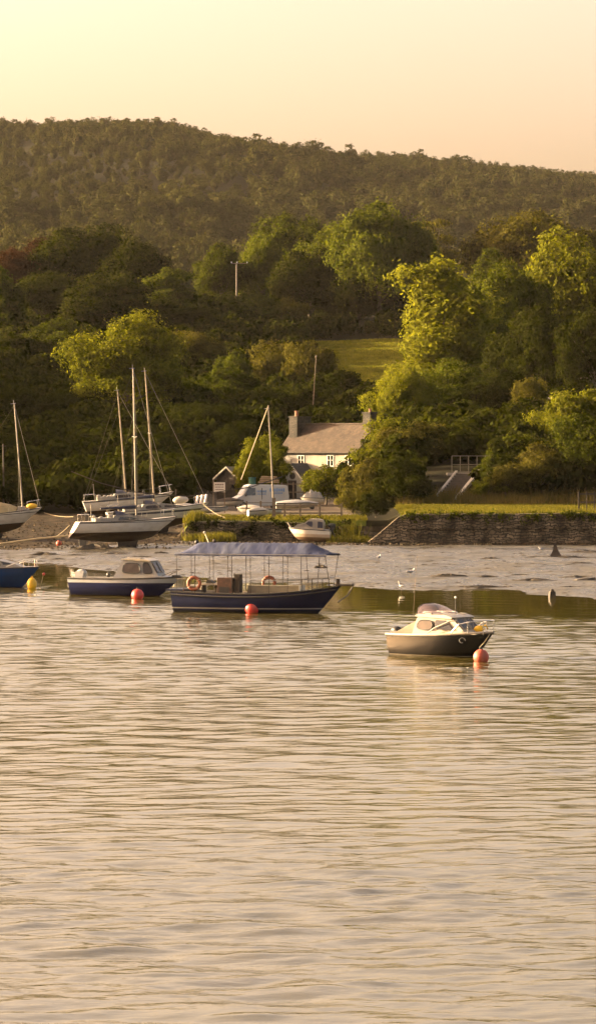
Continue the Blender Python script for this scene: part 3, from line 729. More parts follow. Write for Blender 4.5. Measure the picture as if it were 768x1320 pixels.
weeds = [(717, 719, 2.6, .5, .13), (757, 712, 1.8, .6, .14), (744, 745, 1.6, .7, .14), (765, 748, 1.5, .9, .16), (673, 742, 1.1, .4, .1), (690, 748, 1.2, .5, .12),
 (634, 720, .8, .35, .10), (576, 743, 1.1, .5, .16), (620, 757, 1.4, .4, .12), (628, 743, .7, .3, .08), (712, 742, .8, .4, .08), (668, 731, .5, .3, .08),
 (750, 726, 1.0, .3, .08), (597, 757, .6, .3, .08), (580, 757, .5, .2, .06), (570, 713, .4, .2, .06), (413, 732, .55, .3, .2), (60, 715, 1.1, .5, .18), (100, 716, .9, .4, .1),
 (52, 724, .7, .3, .09), (43, 719, .6, .3, .09), (75, 721, .9, .3, .08), (122, 707, 1.6, .8, .32), (150, 714, 1.0, .4, .1), (185, 718, .8, .3, .08), (208, 713, .5, .2, .12), (735, 757, .9, .35, .08),
 (697, 731, .4, .2, .06), (540, 757, .4, .2, .06), (548, 728, .4, .2, .06), (655, 756, .35, .2, .06)]
for i, (px, py, rx, ry, h) in enumerate(weeds):
    big = {0: 'long dark weed patch at the base of the pointed rock on the mud', 7: 'isolated weed mound near the middle of the mud flat', 12: 'long weed patch below the right quay wall corner',
           16: 'dark flat-topped lump seen under the ferry canopy front', 22: 'big dark weed mound at the foot of the front yacht rudder'}.get(i)
    weed_patch(on_mud(px, py), rx, ry, h, big or 'low dark seaweed patch lying on the grey mud flat', seed=i, group='seaweed patches on the mud')
# fine weed scraps: uncountable
rs = np.random.RandomState(77); V = []
for _ in range(900):
    X = rs.uniform(-30, 30); e = float(edge_y(X)); Y = e + (181 - e) * rs.rand() ** (1.3); z = float(mud_z(np.array([X]), np.array([Y]))[0])
    if Y > 177: z += .02
    s = rs.uniform(.03, .16) * rs.uniform(.4, 1); c = np.array([X, Y, z + .03]); a = rs.uniform(0, 6.28); u = np.array([1.0, .3 * math.sin(a), rs.uniform(-.03, .06)]) * s * 2.2; v = np.array([-.2, 1.0, .12]) * s * 1.3
    V += [c - u, c - v, c + u, c + v + np.array([0, 0, s * .25])]
V = np.array(V); V[:, 1] += (np.round(V[:, 1].reshape(-1, 4).mean(1), 3) * (YK - 1)).repeat(4); tag(link('seaweed_scraps', np_mesh('seaweed_scraps', V, np.arange(len(V)).reshape(-1, 4), [M_weed])), kind='stuff')
# pebbly wrack line along the wall foot
V = []
for _ in range(3000):
    X = rs.uniform(-30, 30); lo = 178.3 if X > -9 else 174.5; hi = 180.2 if X > 5.4 else (184 if X > -9 else 196)
    Y = rs.uniform(lo, hi); z = max(float(mud_z(np.array([X]), np.array([Y]))[0]), tz1(X, Y)); s = rs.uniform(.05, .2); c = np.array([X, Y, z])
    a = rs.uniform(0, 6.28); u = np.array([math.cos(a), math.sin(a), 0]) * s; v = np.array([-math.sin(a), math.cos(a), 0]) * s * .7; t_ = c + np.array([0, 0, s * .8])
    V += [c - u, c - v, t_, t_, c - v, c + u, t_, t_, c + u, c + v, t_, t_, c + v, c - u, t_, t_]
V = np.array(V); V[:, 1] += (V[:, 1].reshape(-1, 16).mean(1) * (YK - 1)).repeat(16); me = np_mesh('shore_stones', V, np.arange(len(V)).reshape(-1, 4)[:, :3].copy(), [M_shore]); tag(link('shore_stones', me), kind='stuff')
# pointed rock, post and float on the mud
mb = MB(); mb.loft([[(-.5, -.3, -.1), (.45, -.3, -.1), (.5, .3, -.1), (-.4, .3, -.1)], [(-.25, -.15, .35), (.2, -.2, .3), (.22, .12, .35), (-.2, .15, .4)], [(-.12, -.05, .95), (-.02, -.05, .9), (-.02, .03, .92), (-.1, .05, .97)]])
mb.build('pointed_rock', M_darkwood, None, 'dark pointed rock sticking up from the mud at right', 'rock', loc=on_mud(716, 717))
mb = MB(); mb.box((0, 0, .12), (.36, .3, .38), rz=.3, taper=.85); mb.ball((0, 0, .33), .13, mi=0)
mb.build('mooring_block', M_darkwood, None, 'small dark block at the water edge right of the black motorboat', 'mooring block', loc=on_mud(711, 770))

# creeper and weeds hanging over the wall tops
def creeper(name, x0, x1, y, ztop, n, label, seed, drop=.5):
    r2 = np.random.RandomState(seed); C = []; Rr = []
    for _ in range(n):
        x = r2.uniform(x0, x1); k = r2.rand() ** 2.2 * drop; C.append([x, y * YK - .12, ztop(x) - k]); q = r2.uniform(.12, .42); Rr.append([q * 1.5, .2, q])
    V = leaves(r2, np.array(C), np.array(Rr), 26, .17)
    return tag(link(name, np_mesh(name, V, np.arange(len(V)).reshape(-1, 4), [LM['mid' if seed == 5 else 'dark']])), label, 'creeper')
creeper('wall_creeper', 8.3, 24, 179.9, lambda x: 2.85, 60, 'scrubby creeper hanging over the top edge of the long quay wall', 5, .5)
creeper('wall_creeper', -8.6, 4.5, 183.9, lambda x: 2.1 + .2 * math.sin(x * 1.7), 55, 'creeper trailing down the lower overgrown wall behind the beached motorboat', 6, 1.1)
M_weedy = 0
# ------------------------------------------------------------------ reeds and weeds
def clump(px0, px1, d0, d1, n, h, mats, label, seed, name='reed_clump', cat='reeds', wd=.04):
    x0 = P(px0, 600, d0).x; x1 = P(px1, 600, d0).x
    return tufts(name, n, on_ground(x0, x1, d0, d1), h, mats, seed, wd, None, label, cat, lean=.18)
clump(240, 262, 183, 186, 300, .85, [LG], 'tall bright reeds at left end of lower stone wall, left half', 11)
clump(262, 297, 182.2, 183.6, 420, .95, [LG], 'tall bright reeds growing against the lower stone wall', 12)
clump(424, 474, 181, 183.6, 420, .75, [LG], 'bright weeds at the wall corner right of the beached motorboat', 13, 'weed_clump', 'weeds')
clump(448, 456, 183, 184.4, 60, 1.7, [LG], 'taller weed spike at the wall corner', 14, 'weed_clump', 'weeds', .06)

# ------------------------------------------------------------------ cottage
def frame_obj(name, loc, yaw, label, cat): return empty(name, loc, label, cat, yaw)
HY = -R(35); hd = 238.0
hl = P(361.5, 620, hd); HL = 9.4; HB = 2.4; EV = 7.2 - HB; RG = 9.95 - HB; HD = 6.0
house = frame_obj('cottage', (hl.x, hd, HB), HY, 'two-storey cream cottage with brown slate roof above the yard', 'cottage')
mb = MB(); mb.loft([[(0, 0, -1), (HL, 0, -1), (HL, HD, -1), (0, HD, -1)], [(0, 0, EV), (HL, 0, EV), (HL, HD, EV), (0, HD, EV)]])
for x in (0, HL - .35): mb.prism([(x, .01, EV), (x, HD - .01, EV), (x, HD / 2, RG - .1)], (.35, 0, 0))
mb.build('wall', M_render, house)
roof = MB()
for s in (0, 1):
    y0, y1 = (-.22, HD / 2) if s == 0 else (HD + .22, HD / 2); z0 = EV - .08
    roof.prism([(-.2, y0, z0), (-.2, y1, RG), (-.2, y1, RG + .1), (-.2, y0, z0 + .12)], (HL + .4, 0, 0))
rf = roof.build('roof', M_slate, house)
mb = MB(); mb.tube([(-.2, HD / 2, RG + .11), (HL + .2, HD / 2, RG + .11)], .11, 8); mb.build('ridge_tiles', M_slate, rf)
mb = MB(); mb.tube([(-.2, -.28, EV - .06), (HL + .2, -.28, EV - .06)], .07, 8); mb.build('gutter', M_darkwood, house)
def chimney(x, y, wx, wy, zt, pots, lab):
    mb = MB(); mb.box((x, y, (EV + zt) / 2), (wx, wy, zt - EV)); mb.box((x, y, zt + .06), (wx + .16, wy + .16, .14)); mb.box((x, y, zt - .95), (wx + .1, wy + .1, .1))
    c = mb.build('chimney', M_stack, rf, lab)
    for (dy, h, r) in pots:
        p = MB(); p.tube([(x, y + dy, zt + .12), (x, y + dy, zt + .12 + h)], r, 10, r1=r * .85); p.torus((x, y + dy, zt + .1 + h), r * .95, .035); p.build('chimney_pot', mat('terracotta', (.28, .13, .07), .8), c)
chimney(.55, 2.7, 1.0, 2.5, 10.75 - HB, [(-.6, .55, .22)], 'wide left chimney stack')
chimney(HL - .45, 3.0, .9, 1.1, 11.15 - HB, [(.1, .35, .15)], 'narrow right chimney stack')
def window(x, z, w_, h_, par, y=-.0):
    mb = MB(); mb.box((x, y + .10, z), (w_, .02, h_)); 
    f = MB(); t = .07
    for dx in (-w_ / 2, 0, w_ / 2): f.box((x + dx, y - .015, z), (t, .07, h_ + t))
    for dz in (-h_ / 2, h_ / 2): f.box((x, y - .013, z + dz), (w_ + t, .066, t))
    f.box((x, y - .012, z + .05), (w_, .05, .035))
    wo_ = f.build('window', mat('white_window_paint', (.72, .68, .58), .5), par)
    g_ = MB(); g_.box((x, y - .004, z), (w_ - .02, .012, h_ - .02)); g_.build('window_pane', M_glass, wo_)
    s_ = MB(); s_.box((x, y - .06, z - h_ / 2 - .09), (w_ + .3, .16, .07)); s_.build('window_sill', M_conc, wo_)
window(2.55, EV - .85, .75, 1.0, house); window(6.2, EV - .85, .75, 1.1, house); window(8.4, EV - .85, .75, 1.0, house)
window(6.2, 1.35, .9, 1.2, house); window(.9, 1.35, .8, 1.1, house)
# porch
px0, px1, pd = 2.0, 4.5, 2.5; pe = 4.55 - HB; pr = 6.0 - HB
mb = MB(); mb.prism([(px0, -pd, -1), (px1, -pd, -1), (px1, -pd, pe), ((px0 + px1) / 2, -pd, pr - .08), (px0, -pd, pe)], (0, pd - .01, 0))
porch = mb.build('porch', mat('white_render', (.42, .39, .32), .9, scale=1, var=.06), house)
mb = MB(); xm = (px0 + px1) / 2
for s in (-1, 1):
    xe = xm + s * (xm - px0 + .25); ze = pe - .2
    mb.prism([(xe, -pd - .2, ze), (xm, -pd - .2, pr), (xm, -pd - .2, pr + .09), (xe, -pd - .2, ze + .09)], (0, pd + .19, 0))
mb.build('porch_roof', M_slate2, porch)
mb = MB()
for s in (-1, 1):
    xe = xm + s * (xm - px0 + .25); ze = pe - .22
    mb.prism([(xe, -pd - .25, ze), (xm, -pd - .25, pr - .02), (xm, -pd - .25, pr - .24), (xe, -pd - .25, ze - .2)], (0, .04, 0))
mb.build('bargeboard', mat('white_window_paint', (.7, .68, .6), .5), porch)
mb = MB(); mb.tube([(xm, -pd - .2, pr), (xm, -pd - .2, pr + .4)], .05, 6); mb.ball((xm, -pd - .2, pr + .42), .08); mb.build('finial', M_darkwood, porch)
mb = MB(); mb.torus((xm, -pd - .01, pe + .25), .3, .05, Matrix.Rotation(math.pi / 2, 3, 'X')); mb.ball((xm, -pd + .0, pe + .25), .27, sq=(1, .06, 1)); mb.build('round_window', M_stack, porch)
mb = MB(); mb.box((xm, -pd - .02, .95), (1.0, .06, 2.0)); d_ = mb.build('door', M_darkwood, porch)
mb = MB(); mb.ball((xm + .38, -pd - .09, .95), .04); mb.build('handle', M_steel, d_)

# ------------------------------------------------------------------ shed, small grey roof, greenhouse-like fence
def gable_shed(loc, w_, l_, he, hr, yaw, wall, roofm, trim, label, name='garden_shed', cat='shed'):
    o = empty(name, loc, label, cat, yaw)
    mb = MB(); mb.prism([(-w_ / 2, 0, -.5), (w_ / 2, 0, -.5), (w_ / 2, 0, he), (0, 0, hr), (-w_ / 2, 0, he)], (0, l_, 0)); mb.build('wall', wall, o)
    mb = MB()
    for s in (-1, 1): mb.prism([(s * (w_ / 2 + .25), -.25, he - .15), (0, -.25, hr + .03), (0, -.25, hr + .1), (s * (w_ / 2 + .25), -.25, he - .07)], (0, l_ + .5, 0))
    mb.build('roof', roofm, o)
    mb = MB()
    for s in (-1, 1): mb.prism([(s * (w_ / 2 + .27), -.3, he - .2), (0, -.3, hr - .02), (0, -.3, hr + .13), (s * (w_ / 2 + .27), -.3, he - .02)], (0, .045, 0))
    mb.build('bargeboard', trim, o)
    mb = MB(); mb.box((-.1, -.02, .85), (.8, .05, 1.8)); d = mb.build('door', trim if w_ < 2 else M_darkwood, o)
    mb = MB(); mb.box((w_ / 2 - .45, -.02, 1.3), (.5, .04, .5)); mb.build('window', M_glass, o)
    return o
p = P(293, 652, 222); 
gable_shed((p.x, 222, tz1(p.x, 222)), 2.4, 4.2, 2.15, 3.15, -R(32), M_darkwood, mat('felt_roof', (.12, .12, .115), .9), mat('grey_trim', (.36, .33, .26), .7), 'dark timber shed with pale gable boards left of the van')
p = P(727, 515, 246)
o = empty('outbuilding', (p.x, 246, p.z - 2.6), 'small outbuilding corner with grey flat roof above right bushes', 'outbuilding', -R(20))
mb = MB(); mb.box((0, 0, 1.0), (3.6, 3, 3.4)); mb.build('wall', mat('grey_boarding', (.26, .26, .24), .8), o)
mb = MB(); mb.box((0, 0, 2.78), (4.0, 3.4, .14)); mb.build('roof', mat('grey_sheet', (.42, .40, .36), .6), o)

# slat fence behind the yachts
p0 = P(181, 640, 206); p1 = P(222, 640, 206)
o = empty('slat_fence', (p0.x, 206, tz1(p0.x, 206)), 'grey upright-slat fence panel behind the yacht masts', 'fence')
mb = MB(); n = 34; wdt = p1.x - p0.x
for i in range(n): mb.box((wdt * i / (n - 1), rnd.uniform(-.01, .01), .95 + rnd.uniform(-.03, .03)), (.055, .02, 1.5))
mb.box((wdt / 2, .03, 1.5), (wdt, .04, .07)); mb.box((wdt / 2, .03, .5), (wdt, .04, .07)); mb.build('slat_panel', mat('grey_slats', (.20, .175, .125), .8), o)
for i in range(3): m_ = MB(); m_.box((wdt * i / 2, .08, .75), (.1, .1, 1.9)); m_.build('post', M_wood, o)
# loose leaning boards by the fence
for i, (px, lean) in enumerate(((166, .02), (171, .25), (226, .05))):
    q = P(px, 645, 203); m_ = MB(); m_.box((0, 0, 1.0), (.12, .06, 2.1), ry=lean)
    m_.build('upright_board', M_wood, None, ['pale board standing upright between the slanted mast and front mast', 'pale board leaning left against the slat fence', 'board standing at the right end of the slat fence'][i], 'board', loc=(q.x, 203, tz1(q.x, 203)))

# ------------------------------------------------------------------ timber fence of the yard, gate, steps
def post_rail(pts, h, label, rails=(.45, .95), d=None, rw=.12, name='timber_fence', mtl=None):
    o = empty(name, pts[0], label, 'fence'); b = Vector(pts[0]); mtl = mtl or M_wood
    for q in pts: m_ = MB(); m_.box(Vector(q) - b + Vector((0, 0, h / 2 - .1)), (.14, .14, h + .2)); m_.build('post', mtl, o)
    for k in rails:
        for a, c in zip(pts[:-1], pts[1:]):
            m_ = MB(); a_ = Vector(a) - b + Vector((0, -.09, k)); c_ = Vector(c) - b + Vector((0, -.09, k)); m_.prism([a_ + Vector((0, 0, -rw / 2)), a_ + Vector((0, .05, -rw / 2)), a_ + Vector((0, .05, rw / 2)), a_ + Vector((0, 0, rw / 2))], c_ - a_); m_.build('rail', mtl, o)
    return o
def gp(px, d, dz=0): x = P(px, 600, d).x; return (x, d, tz1(x, d) + dz)
post_rail([gp(354, 188), gp(367, 188), gp(387, 188), gp(412, 188), gp(440, 188)], 1.15, 'weathered post and rail fence along the grass bank before the cottage', rails=(.4, 1.0))
post_rail([gp(318, 189.5), gp(336, 189.5), gp(354, 189.5)], 1.3, 'thin rail fence running in front of the van', rails=(1.15,), rw=.05)
post_rail([gp(363, 214), gp(378, 214), gp(392, 214)], 2.1, 'short timber fence against the cottage hedge behind the van rear', rails=(1.2, 1.95), rw=.1)
q = gp(353, 187); mb = MB(); mb.box((0, 0, .75), (.28, .28, 1.9)); mb.build('bollard_post', M_wood, None, 'thick weathered post at the foot of the thin slanting pole', 'post', loc=q)
# gate at right
q0 = gp(746, 184.5); o = empty('timber_gate', q0, 'dark trellis gate on the grass at the right frame edge', 'gate')
for i in range(4): m_ = MB(); m_.box((i * .62, 0, .72), (.12 if i in (0,) else .08, .1, 1.85)); m_.build('upright', M_darkwood, o)
for z in (.15, .8, 1.45): m_ = MB(); m_.box((.95, -.06, z), (1.95, .05, .1)); m_.build('rail', M_darkwood, o)
# concrete steps / ramp with platform railing
zt = P(600, 609, 206).z
ra = P(554, 659, 198.2); rb = P(585, 609, 206); rc = P(582, 660, 198.0); rd_ = P(614, 609, 205.8)
o = empty('concrete_stairs', (rc.x, 198, 2.9), 'steep concrete stairs with pale edges climbing to a railed platform', 'stairs')
O = Vector((rc.x, 198, 2.9))
def beam(a, b, w_, h_, m_): 
    a = Vector(a) - O; b = Vector(b) - O; mb = MB(); mb.prism([a + Vector((-w_ / 2, 0, 0)), a + Vector((w_ / 2, 0, 0)), a + Vector((w_ / 2, 0, h_)), a + Vector((-w_ / 2, 0, h_))], b - a); return mb
ra.z = 2.9; rc.z = 2.9
beam(rc, rd_, .28, .3, 0).build('stringer', mat('sun_painted_concrete', (.5, .45, .36), .8), o, 'pale sunlit right-hand edge')  # paler than the other stringer: sunlight put into the concrete colour
beam(ra, rb, .22, .22, 0).build('stringer', M_conc, o)
mb = MB(); ns = 14
for i in range(ns):
    t = i / ns; a = ra.lerp(rb, t) - O; b = rc.lerp(rd_, t) - O; st = (zt - 2.9) / ns
    mb.add([a + Vector((.1, 0, -.3)), b + Vector((-.1, 0, -.3)), b + Vector((-.1, 0, st - .02)), a + Vector((.1, 0, st - .02)), a + Vector((.1, .7, -.3)), b + Vector((-.1, .7, -.3)), b + Vector((-.1, .7, st - .02)), a + Vector((.1, .7, st - .02))], [(0, 1, 2, 3), (3, 2, 6, 7), (4, 7, 6, 5), (0, 3, 7, 4), (1, 5, 6, 2)])
mb.build('tread', mat('dark_concrete', (.11, .09, .07), .9), o)
mb = MB(); pc = (rb + rd_) / 2 - O; mb.box(pc + Vector((.2, 1.0, -.1)), (4.0, 2.2, .2)); mb.build('platform', M_conc, o)
ra2 = P(579, 609, 206.2) - O; rd2 = P(632, 609, 206.2) - O
for i in range(6):
    q = ra2.lerp(rd2, i / 5); m_ = MB(); m_.box(q + Vector((0, 0, .75)), (.07, .07, 1.5)); m_.build('rail_post', M_alu_dull, o)
for z in (.1, .75, 1.5): m_ = MB(); m_.tube([ra2 + Vector((0, 0, z)), rd2 + Vector((0, 0, z))], .035, 6); m_.build('handrail', M_alu_dull, o)

# ------------------------------------------------------------------ poles and cables
q = gp(305, 417); top = P(306, 338, 417)
o = empty('utility_pole', q, 'wooden utility pole with pale fitting on crossarm before the round tree', 'utility pole'); h = top.z - q[2]
mb = MB(); mb.tube([(0, 0, -1), (0, 0, h)], .17, 8, r1=.12); mb.build('pole', mat('pale_pole', (.13, .11, .085), .8), o)
mb = MB(); mb.box((.5, 0, h - .1), (2.6, .12, .12)); mb.build('crossarm', M_wood, o)
for dx in (-.9, .1, 1.9): m_ = MB(); m_.ball((dx, 0, h + .12), .10); m_.box((dx, 0, h), (.08, .08, .2)); m_.build('insulator', mat('pale_ceramic', (.40, .43, .43), .4), o)
q = gp(353, 199); top = P(345.5, 522, 198); h = top.z - q[2]; dx = top.x - q[0]
o = empty('beached_dinghy_mast', q, 'tall thin slanting mast with a stay standing in front of the van', 'mast')
mb = MB(); mb.tube([(0, 0, 0), (dx * .5 + .02, 0, h * .5), (dx, 0, h)], .085, 8, r1=.05); mb.build('spar', M_alu_dull, o)
e = P(311, 618, 201) - Vector(q); mb = MB(); mb.tube([(dx, 0, h - .05), e], .035, 5); mb.build('stay', M_rope, o)
mb = MB(); mb.tube([(dx - .35, 0, h - .3), (dx + .1, 0, h - .25)], .03, 5); mb.build('masthead_fitting', M_alu, o)
q = P(401, 540, 262); top = P(407.5, 459, 262); zb = tz1(q.x, 262)
o = empty('flagpole', (q.x, 262, zb), 'very thin tall pole leaning right above left chimney', 'flagpole')
mb = MB(); mb.tube([(0, 0, 0), (top.x - q.x, 0, top.z - zb)], .07, 7, r1=.035); mb.build('pole', M_wood, o); mb = MB(); mb.ball((top.x - q.x, 0, top.z - zb), .1); mb.build('finial', M_alu_dull, o)
q = gp(5, 207); top = P(4, 572, 207)
mb = MB(); mb.tube([(0, 0, -.5), (top.x - q[0], 0, top.z - q[2])], .09, 7, r1=.06); mb.box((top.x - q[0], 0, top.z - q[2] - .2), (.5, .06, .06)); mb.build('thin_pole', M_darkwood, None, 'dim thin pole in shade behind the leftmost mast', 'pole', loc=q)
pts = [P(212, 588, 214), P(235, 597, 214), P(262, 604, 214), P(300, 607, 214), P(348, 600, 214), P(372, 592, 222)]
mb = MB(); mb.tube(pts, .03, 5); mb.build('overhead_cable', M_darkwood, None, 'sagging overhead cable running from the wood to the cottage', 'cable')

# ------------------------------------------------------------------ signboard
q = gp(275, 197); z0 = q[2]
o = empty('signboard', q, 'white notice board on two posts left of the van', 'signboard')
for dx in (.0, .95): m_ = MB(); m_.box((dx, .05, 1.0 if dx else 1.35), (.1, .1, 2.4 if dx else 2.9)); m_.build('post', M_wood, o)
zc = P(281, 628, 197).z - z0
mb = MB(); mb.box((.52, -.02, zc), (.95, .04, .82)); brd = mb.build('board', mat('sign_white', (.60, .56, .48), .6, var=.05), o)
mb = MB()
for r_i, (n_, hh) in enumerate(((5, .13), (6, .09), (7, .09))):
    zz = zc + .22 - r_i * .21; x = .14
    for k in range(n_):
        wl = .76 / n_ * .78; mb.box((x + wl / 2, -.043, zz), (wl, .006, hh)); x += .76 / n_
mb.build('lettering', mat('sign_letter_brown', (.16, .10, .08), .7), brd)

# ------------------------------------------------------------------ van
q = P(334, 657, 205); zv = tz1(q.x, 205)
van = empty('van', (q.x, 205, zv), 'white panel van with faded blue lettering parked before the shed', 'van', R(180) + R(14))
prof = [(-2.45, .35), (-2.48, 1.2), (-2.38, 2.02), (-2.2, 2.14), (.95, 2.2), (1.2, 2.12), (1.75, 1.25), (2.3, 1.0), (2.5, .8), (2.52, .4), (2.1, .32), (-2.2, .32)]
hv = lambda x, z: .98 - max(0, z - 1.1) * .11
M_van = mat('van_white_paint', (.42, .42, .41), .35, coat=.4, var=.04, dirt=(.46, .43, .36), scale=1.2)
mb = MB(); mb.profile(prof, hv); body = mb.build('body', M_van, van, bevel=.04)
for x in (-1.55, 1.65):
    for s in (-1, 1):
        w_ = MB(); w_.tube([(x, s * .74, .33), (x, s * .99, .33)], .34, 20); wh = w_.build('wheel', M_black, van); r_ = MB(); r_.tube([(x, s * .98, .33), (x, s * 1.0, .33)], .2, 14); r_.build('rim', M_alu, wh)
for s in (-1, 1):
    m_ = MB(); m_.prism([(.55, s * (hv(0, 1.25) + .004), 1.25), (1.58, s * (hv(0, 1.25) + .004), 1.25), (1.2, s * (hv(0, 1.9) + .004), 1.92), (.55, s * (hv(0, 1.9) + .004), 1.92)], (0, s * .012, 0)); m_.build('side_window', M_glass, van)
    m_ = MB(); m_.box((1.45, s * 1.08, 1.3), (.12, .2, .26)); m_.build('mirror', M_black, van)
    m_ = MB(); m_.box((2.44, s * .7, .82), (.12, .34, .2)); m_.build('headlight', M_alu, van)
    m_ = MB(); m_.box((-.02, s * .94, 1.1), (.05, .06, 1.6)); m_.build('door_seam', M_black, van)
m_ = MB(); m_.prism([(1.74, -.85, 1.30), (1.74, .85, 1.30), (1.25, .78, 2.06), (1.25, -.78, 2.06)], (.03, 0, .02)); m_.build('windscreen', M_glass, van)
mb = MB()   # illegible faded blue lettering, camera side (local +y since van faces left)
x = -.35
for (x0, x1, zz, hh, n_) in ((-.45, .45, 1.60, .17, 6), (-.40, .40, 1.36, .09, 8), (-2.1, -.7, 1.72, .24, 7), (-1.9, -.9, 1.44, .1, 9)):
    stp = (x1 - x0) / n_
    for k in range(n_):
        hk = hh * (1 if k % 3 else 1.25); y_ = hv(0, zz) + .006; mb.box((x0 + stp * (k + .5), y_, zz), (stp * .66, .02, hk))
mb.build('lettering', M_vanblue, body)
# diagonal creases in the canopy cloth, their sheen painted in as pale streaks
nt = M_bluecan.node_tree; b = nt.nodes['Principled BSDF']; tc = nt.nodes.new('ShaderNodeTexCoord'); mp = nt.nodes.new('ShaderNodeMapping'); mp.inputs['Rotation'].default_value = (0, 0, R(35)); mp.inputs['Scale'].default_value = (3.2, .5, .5)
n = nt.nodes.new('ShaderNodeTexNoise'); n.inputs['Scale'].default_value = 1.0; n.inputs['Detail'].default_value = 3; nt.links.new(tc.outputs['Object'], mp.inputs[0]); nt.links.new(mp.outputs[0], n.inputs['Vector'])
bp = nt.nodes.new('ShaderNodeBump'); bp.inputs['Distance'].default_value = .04
r_ = [x for x in nt.nodes if x.type == 'VALTORGB'][0]; nt.links.new(n.outputs['Fac'], r_.inputs[0]); r_.color_ramp.elements[0].color = (.010, .019, .065, 1); r_.color_ramp.elements[1].color = (.045, .057, .10, 1); r_.color_ramp.elements[0].position = .45; nt.links.new(n.outputs['Fac'], bp.inputs['Height']); nt.links.new(bp.outputs[0], b.inputs['Normal'])

# ------------------------------------------------------------------ boats
def hull_shape(L, B, sheer, keel, bow_rake, stern_rake, full, ee=(4.0, 1.15), tr=.85, n=18, m=9, flare=0.0):
    rings = []
    def bb(t):
        if t < .45: return B / 2 * (tr + (1 - tr) * math.sin(t / .45 * math.pi / 2))
        return B / 2 * max(.012, (1 - ((t - .45) / .55) ** full))
    for i in range(n + 1):
        t = i / n; t = 1 - (1 - t) ** 1.25; b = bb(t); s = sheer(t); k = keel(t); e = ee[0] + (ee[1] - ee[0]) * t ** 1.5; side = []
        for j in range(m + 1):
            u = j / m; x = -L / 2 + t * L - bow_rake * u ** 1.1 * t ** 3 + stern_rake * u * (1 - t) ** 4
            y = b * max(0, 1 - u ** e) ** .75 * (1 - flare * u * t * t); side.append((x, y, s + (k - s) * u))
        rings.append([(x, y, z) for x, y, z in side] + [(x, -y, z) for x, y, z in side[-2::-1]])
    return rings, bb
def build_hull(root, mats, L, B, sheer, keel, bow_rake, stern_rake, full, deck_z=None, deckmat=None, name='hull', open_from=None, sole=None, **kw):
    rings, bb = hull_shape(L, B, sheer, keel, bow_rake, stern_rake, full, **kw)
    mb = MB(); n = len(rings[0]); vs_ = [p for r in rings for p in r]; fs = []
    for i in range(len(rings) - 1):
        for j in range(n - 1): a = i * n + j; fs.append((a, a + 1, a + 1 + n, a + n))
    fs.append(tuple(range(n))); mb.add(vs_, fs)
    h = mb.build(name, mats, root, smooth_=38)
    # deck (cambered) or open well
    d = MB(); k = len(rings)
    if open_from is None:
        R3 = [[r[0], (r[0][0], 0, r[0][2] + .04), r[-1]] for r in rings]; R3 = [[(x, y * .985, z + .005) for x, y, z in r] for r in R3]
        d.loft(R3, closed=False, caps=False); d.build('deck', deckmat, root)
    else:
        R3 = []
        for i, r in enumerate(rings):
            x, y, z = r[0]; yi = max(0, y - .10); f = max(0.0, 1 - max(0, (i / (k - 1) - open_from)) * 6); zs = z - (z - sole) * f if f > .01 else z + .02
            half = r[:len(r) // 2 + 1]; yh = next((q[1] for q in half if q[2] <= zs), 0); yw = max(0.0, min(yi * .97, yh - .10))
            R3.append([(x, y, z + .03), (x, yi, z + .03), (x, yw, zs), (x, -yw, zs), (x, -yi, z + .03), (x, -y, z + .03)])
        d.loft(R3, closed=False, caps=True); d.build('deck', deckmat, root)
    # rubbing strake
    for s in (0, -1):
        m_ = MB(); m_.tube([(r[s][0], r[s][1] * 1.005, r[s][2] - .02) for r in rings], kw.get('strake', .035) if False else .035, 6); m_.build('rubbing_strake', mats if isinstance(mats, bpy.types.Material) and False else M_black, root)
    return h, rings, bb
def side_pane(root, poly, half, mtl, name='window', both=True, th=.012, frame=None):
    """flat pane on a cabin side: poly [(x,z)] at y = half(x,z)"""
    for s in ((-1, 1) if both else (-1,)):
        mb = MB(); pts = [(x, s * (half(x, z) + .004), z) for x, z in poly]
        mb.prism(pts, (0, s * th, 0)); o = mb.build(name, mtl, root)
        if frame:
            f = MB(); q = [(x, s * (half(x, z) + .012), z) for x, z in poly]; f.tube(q + [q[0]], .025, 5); f.build('window_frame', frame, o)
def rail(root, pts, r=.022, mtl=None, name='rail'): m_ = MB(); m_.tube(pts, r, 6); return m_.build(name, mtl or M_steel, root)
def rounded(pts, k=3, f=.28):
    out = []; n = len(pts)
    for i in range(n):
        p0 = Vector((*pts[i - 1], 0)); p1 = Vector((*pts[i], 0)); p2 = Vector((*pts[(i + 1) % n], 0)); a = p1.lerp(p0, f); b = p1.lerp(p2, f)
        for j in range(k + 1): t = j / k; q = a.lerp(p1, t).lerp(p1.lerp(b, t), t); out.append((q.x, q.y))
    return out
def at_water(px, py): p = P(px, py, 100); d = EYE / (EYE - p.z) * 100; p = P(px, py, d); return Vector((p.x, p.y, 0))

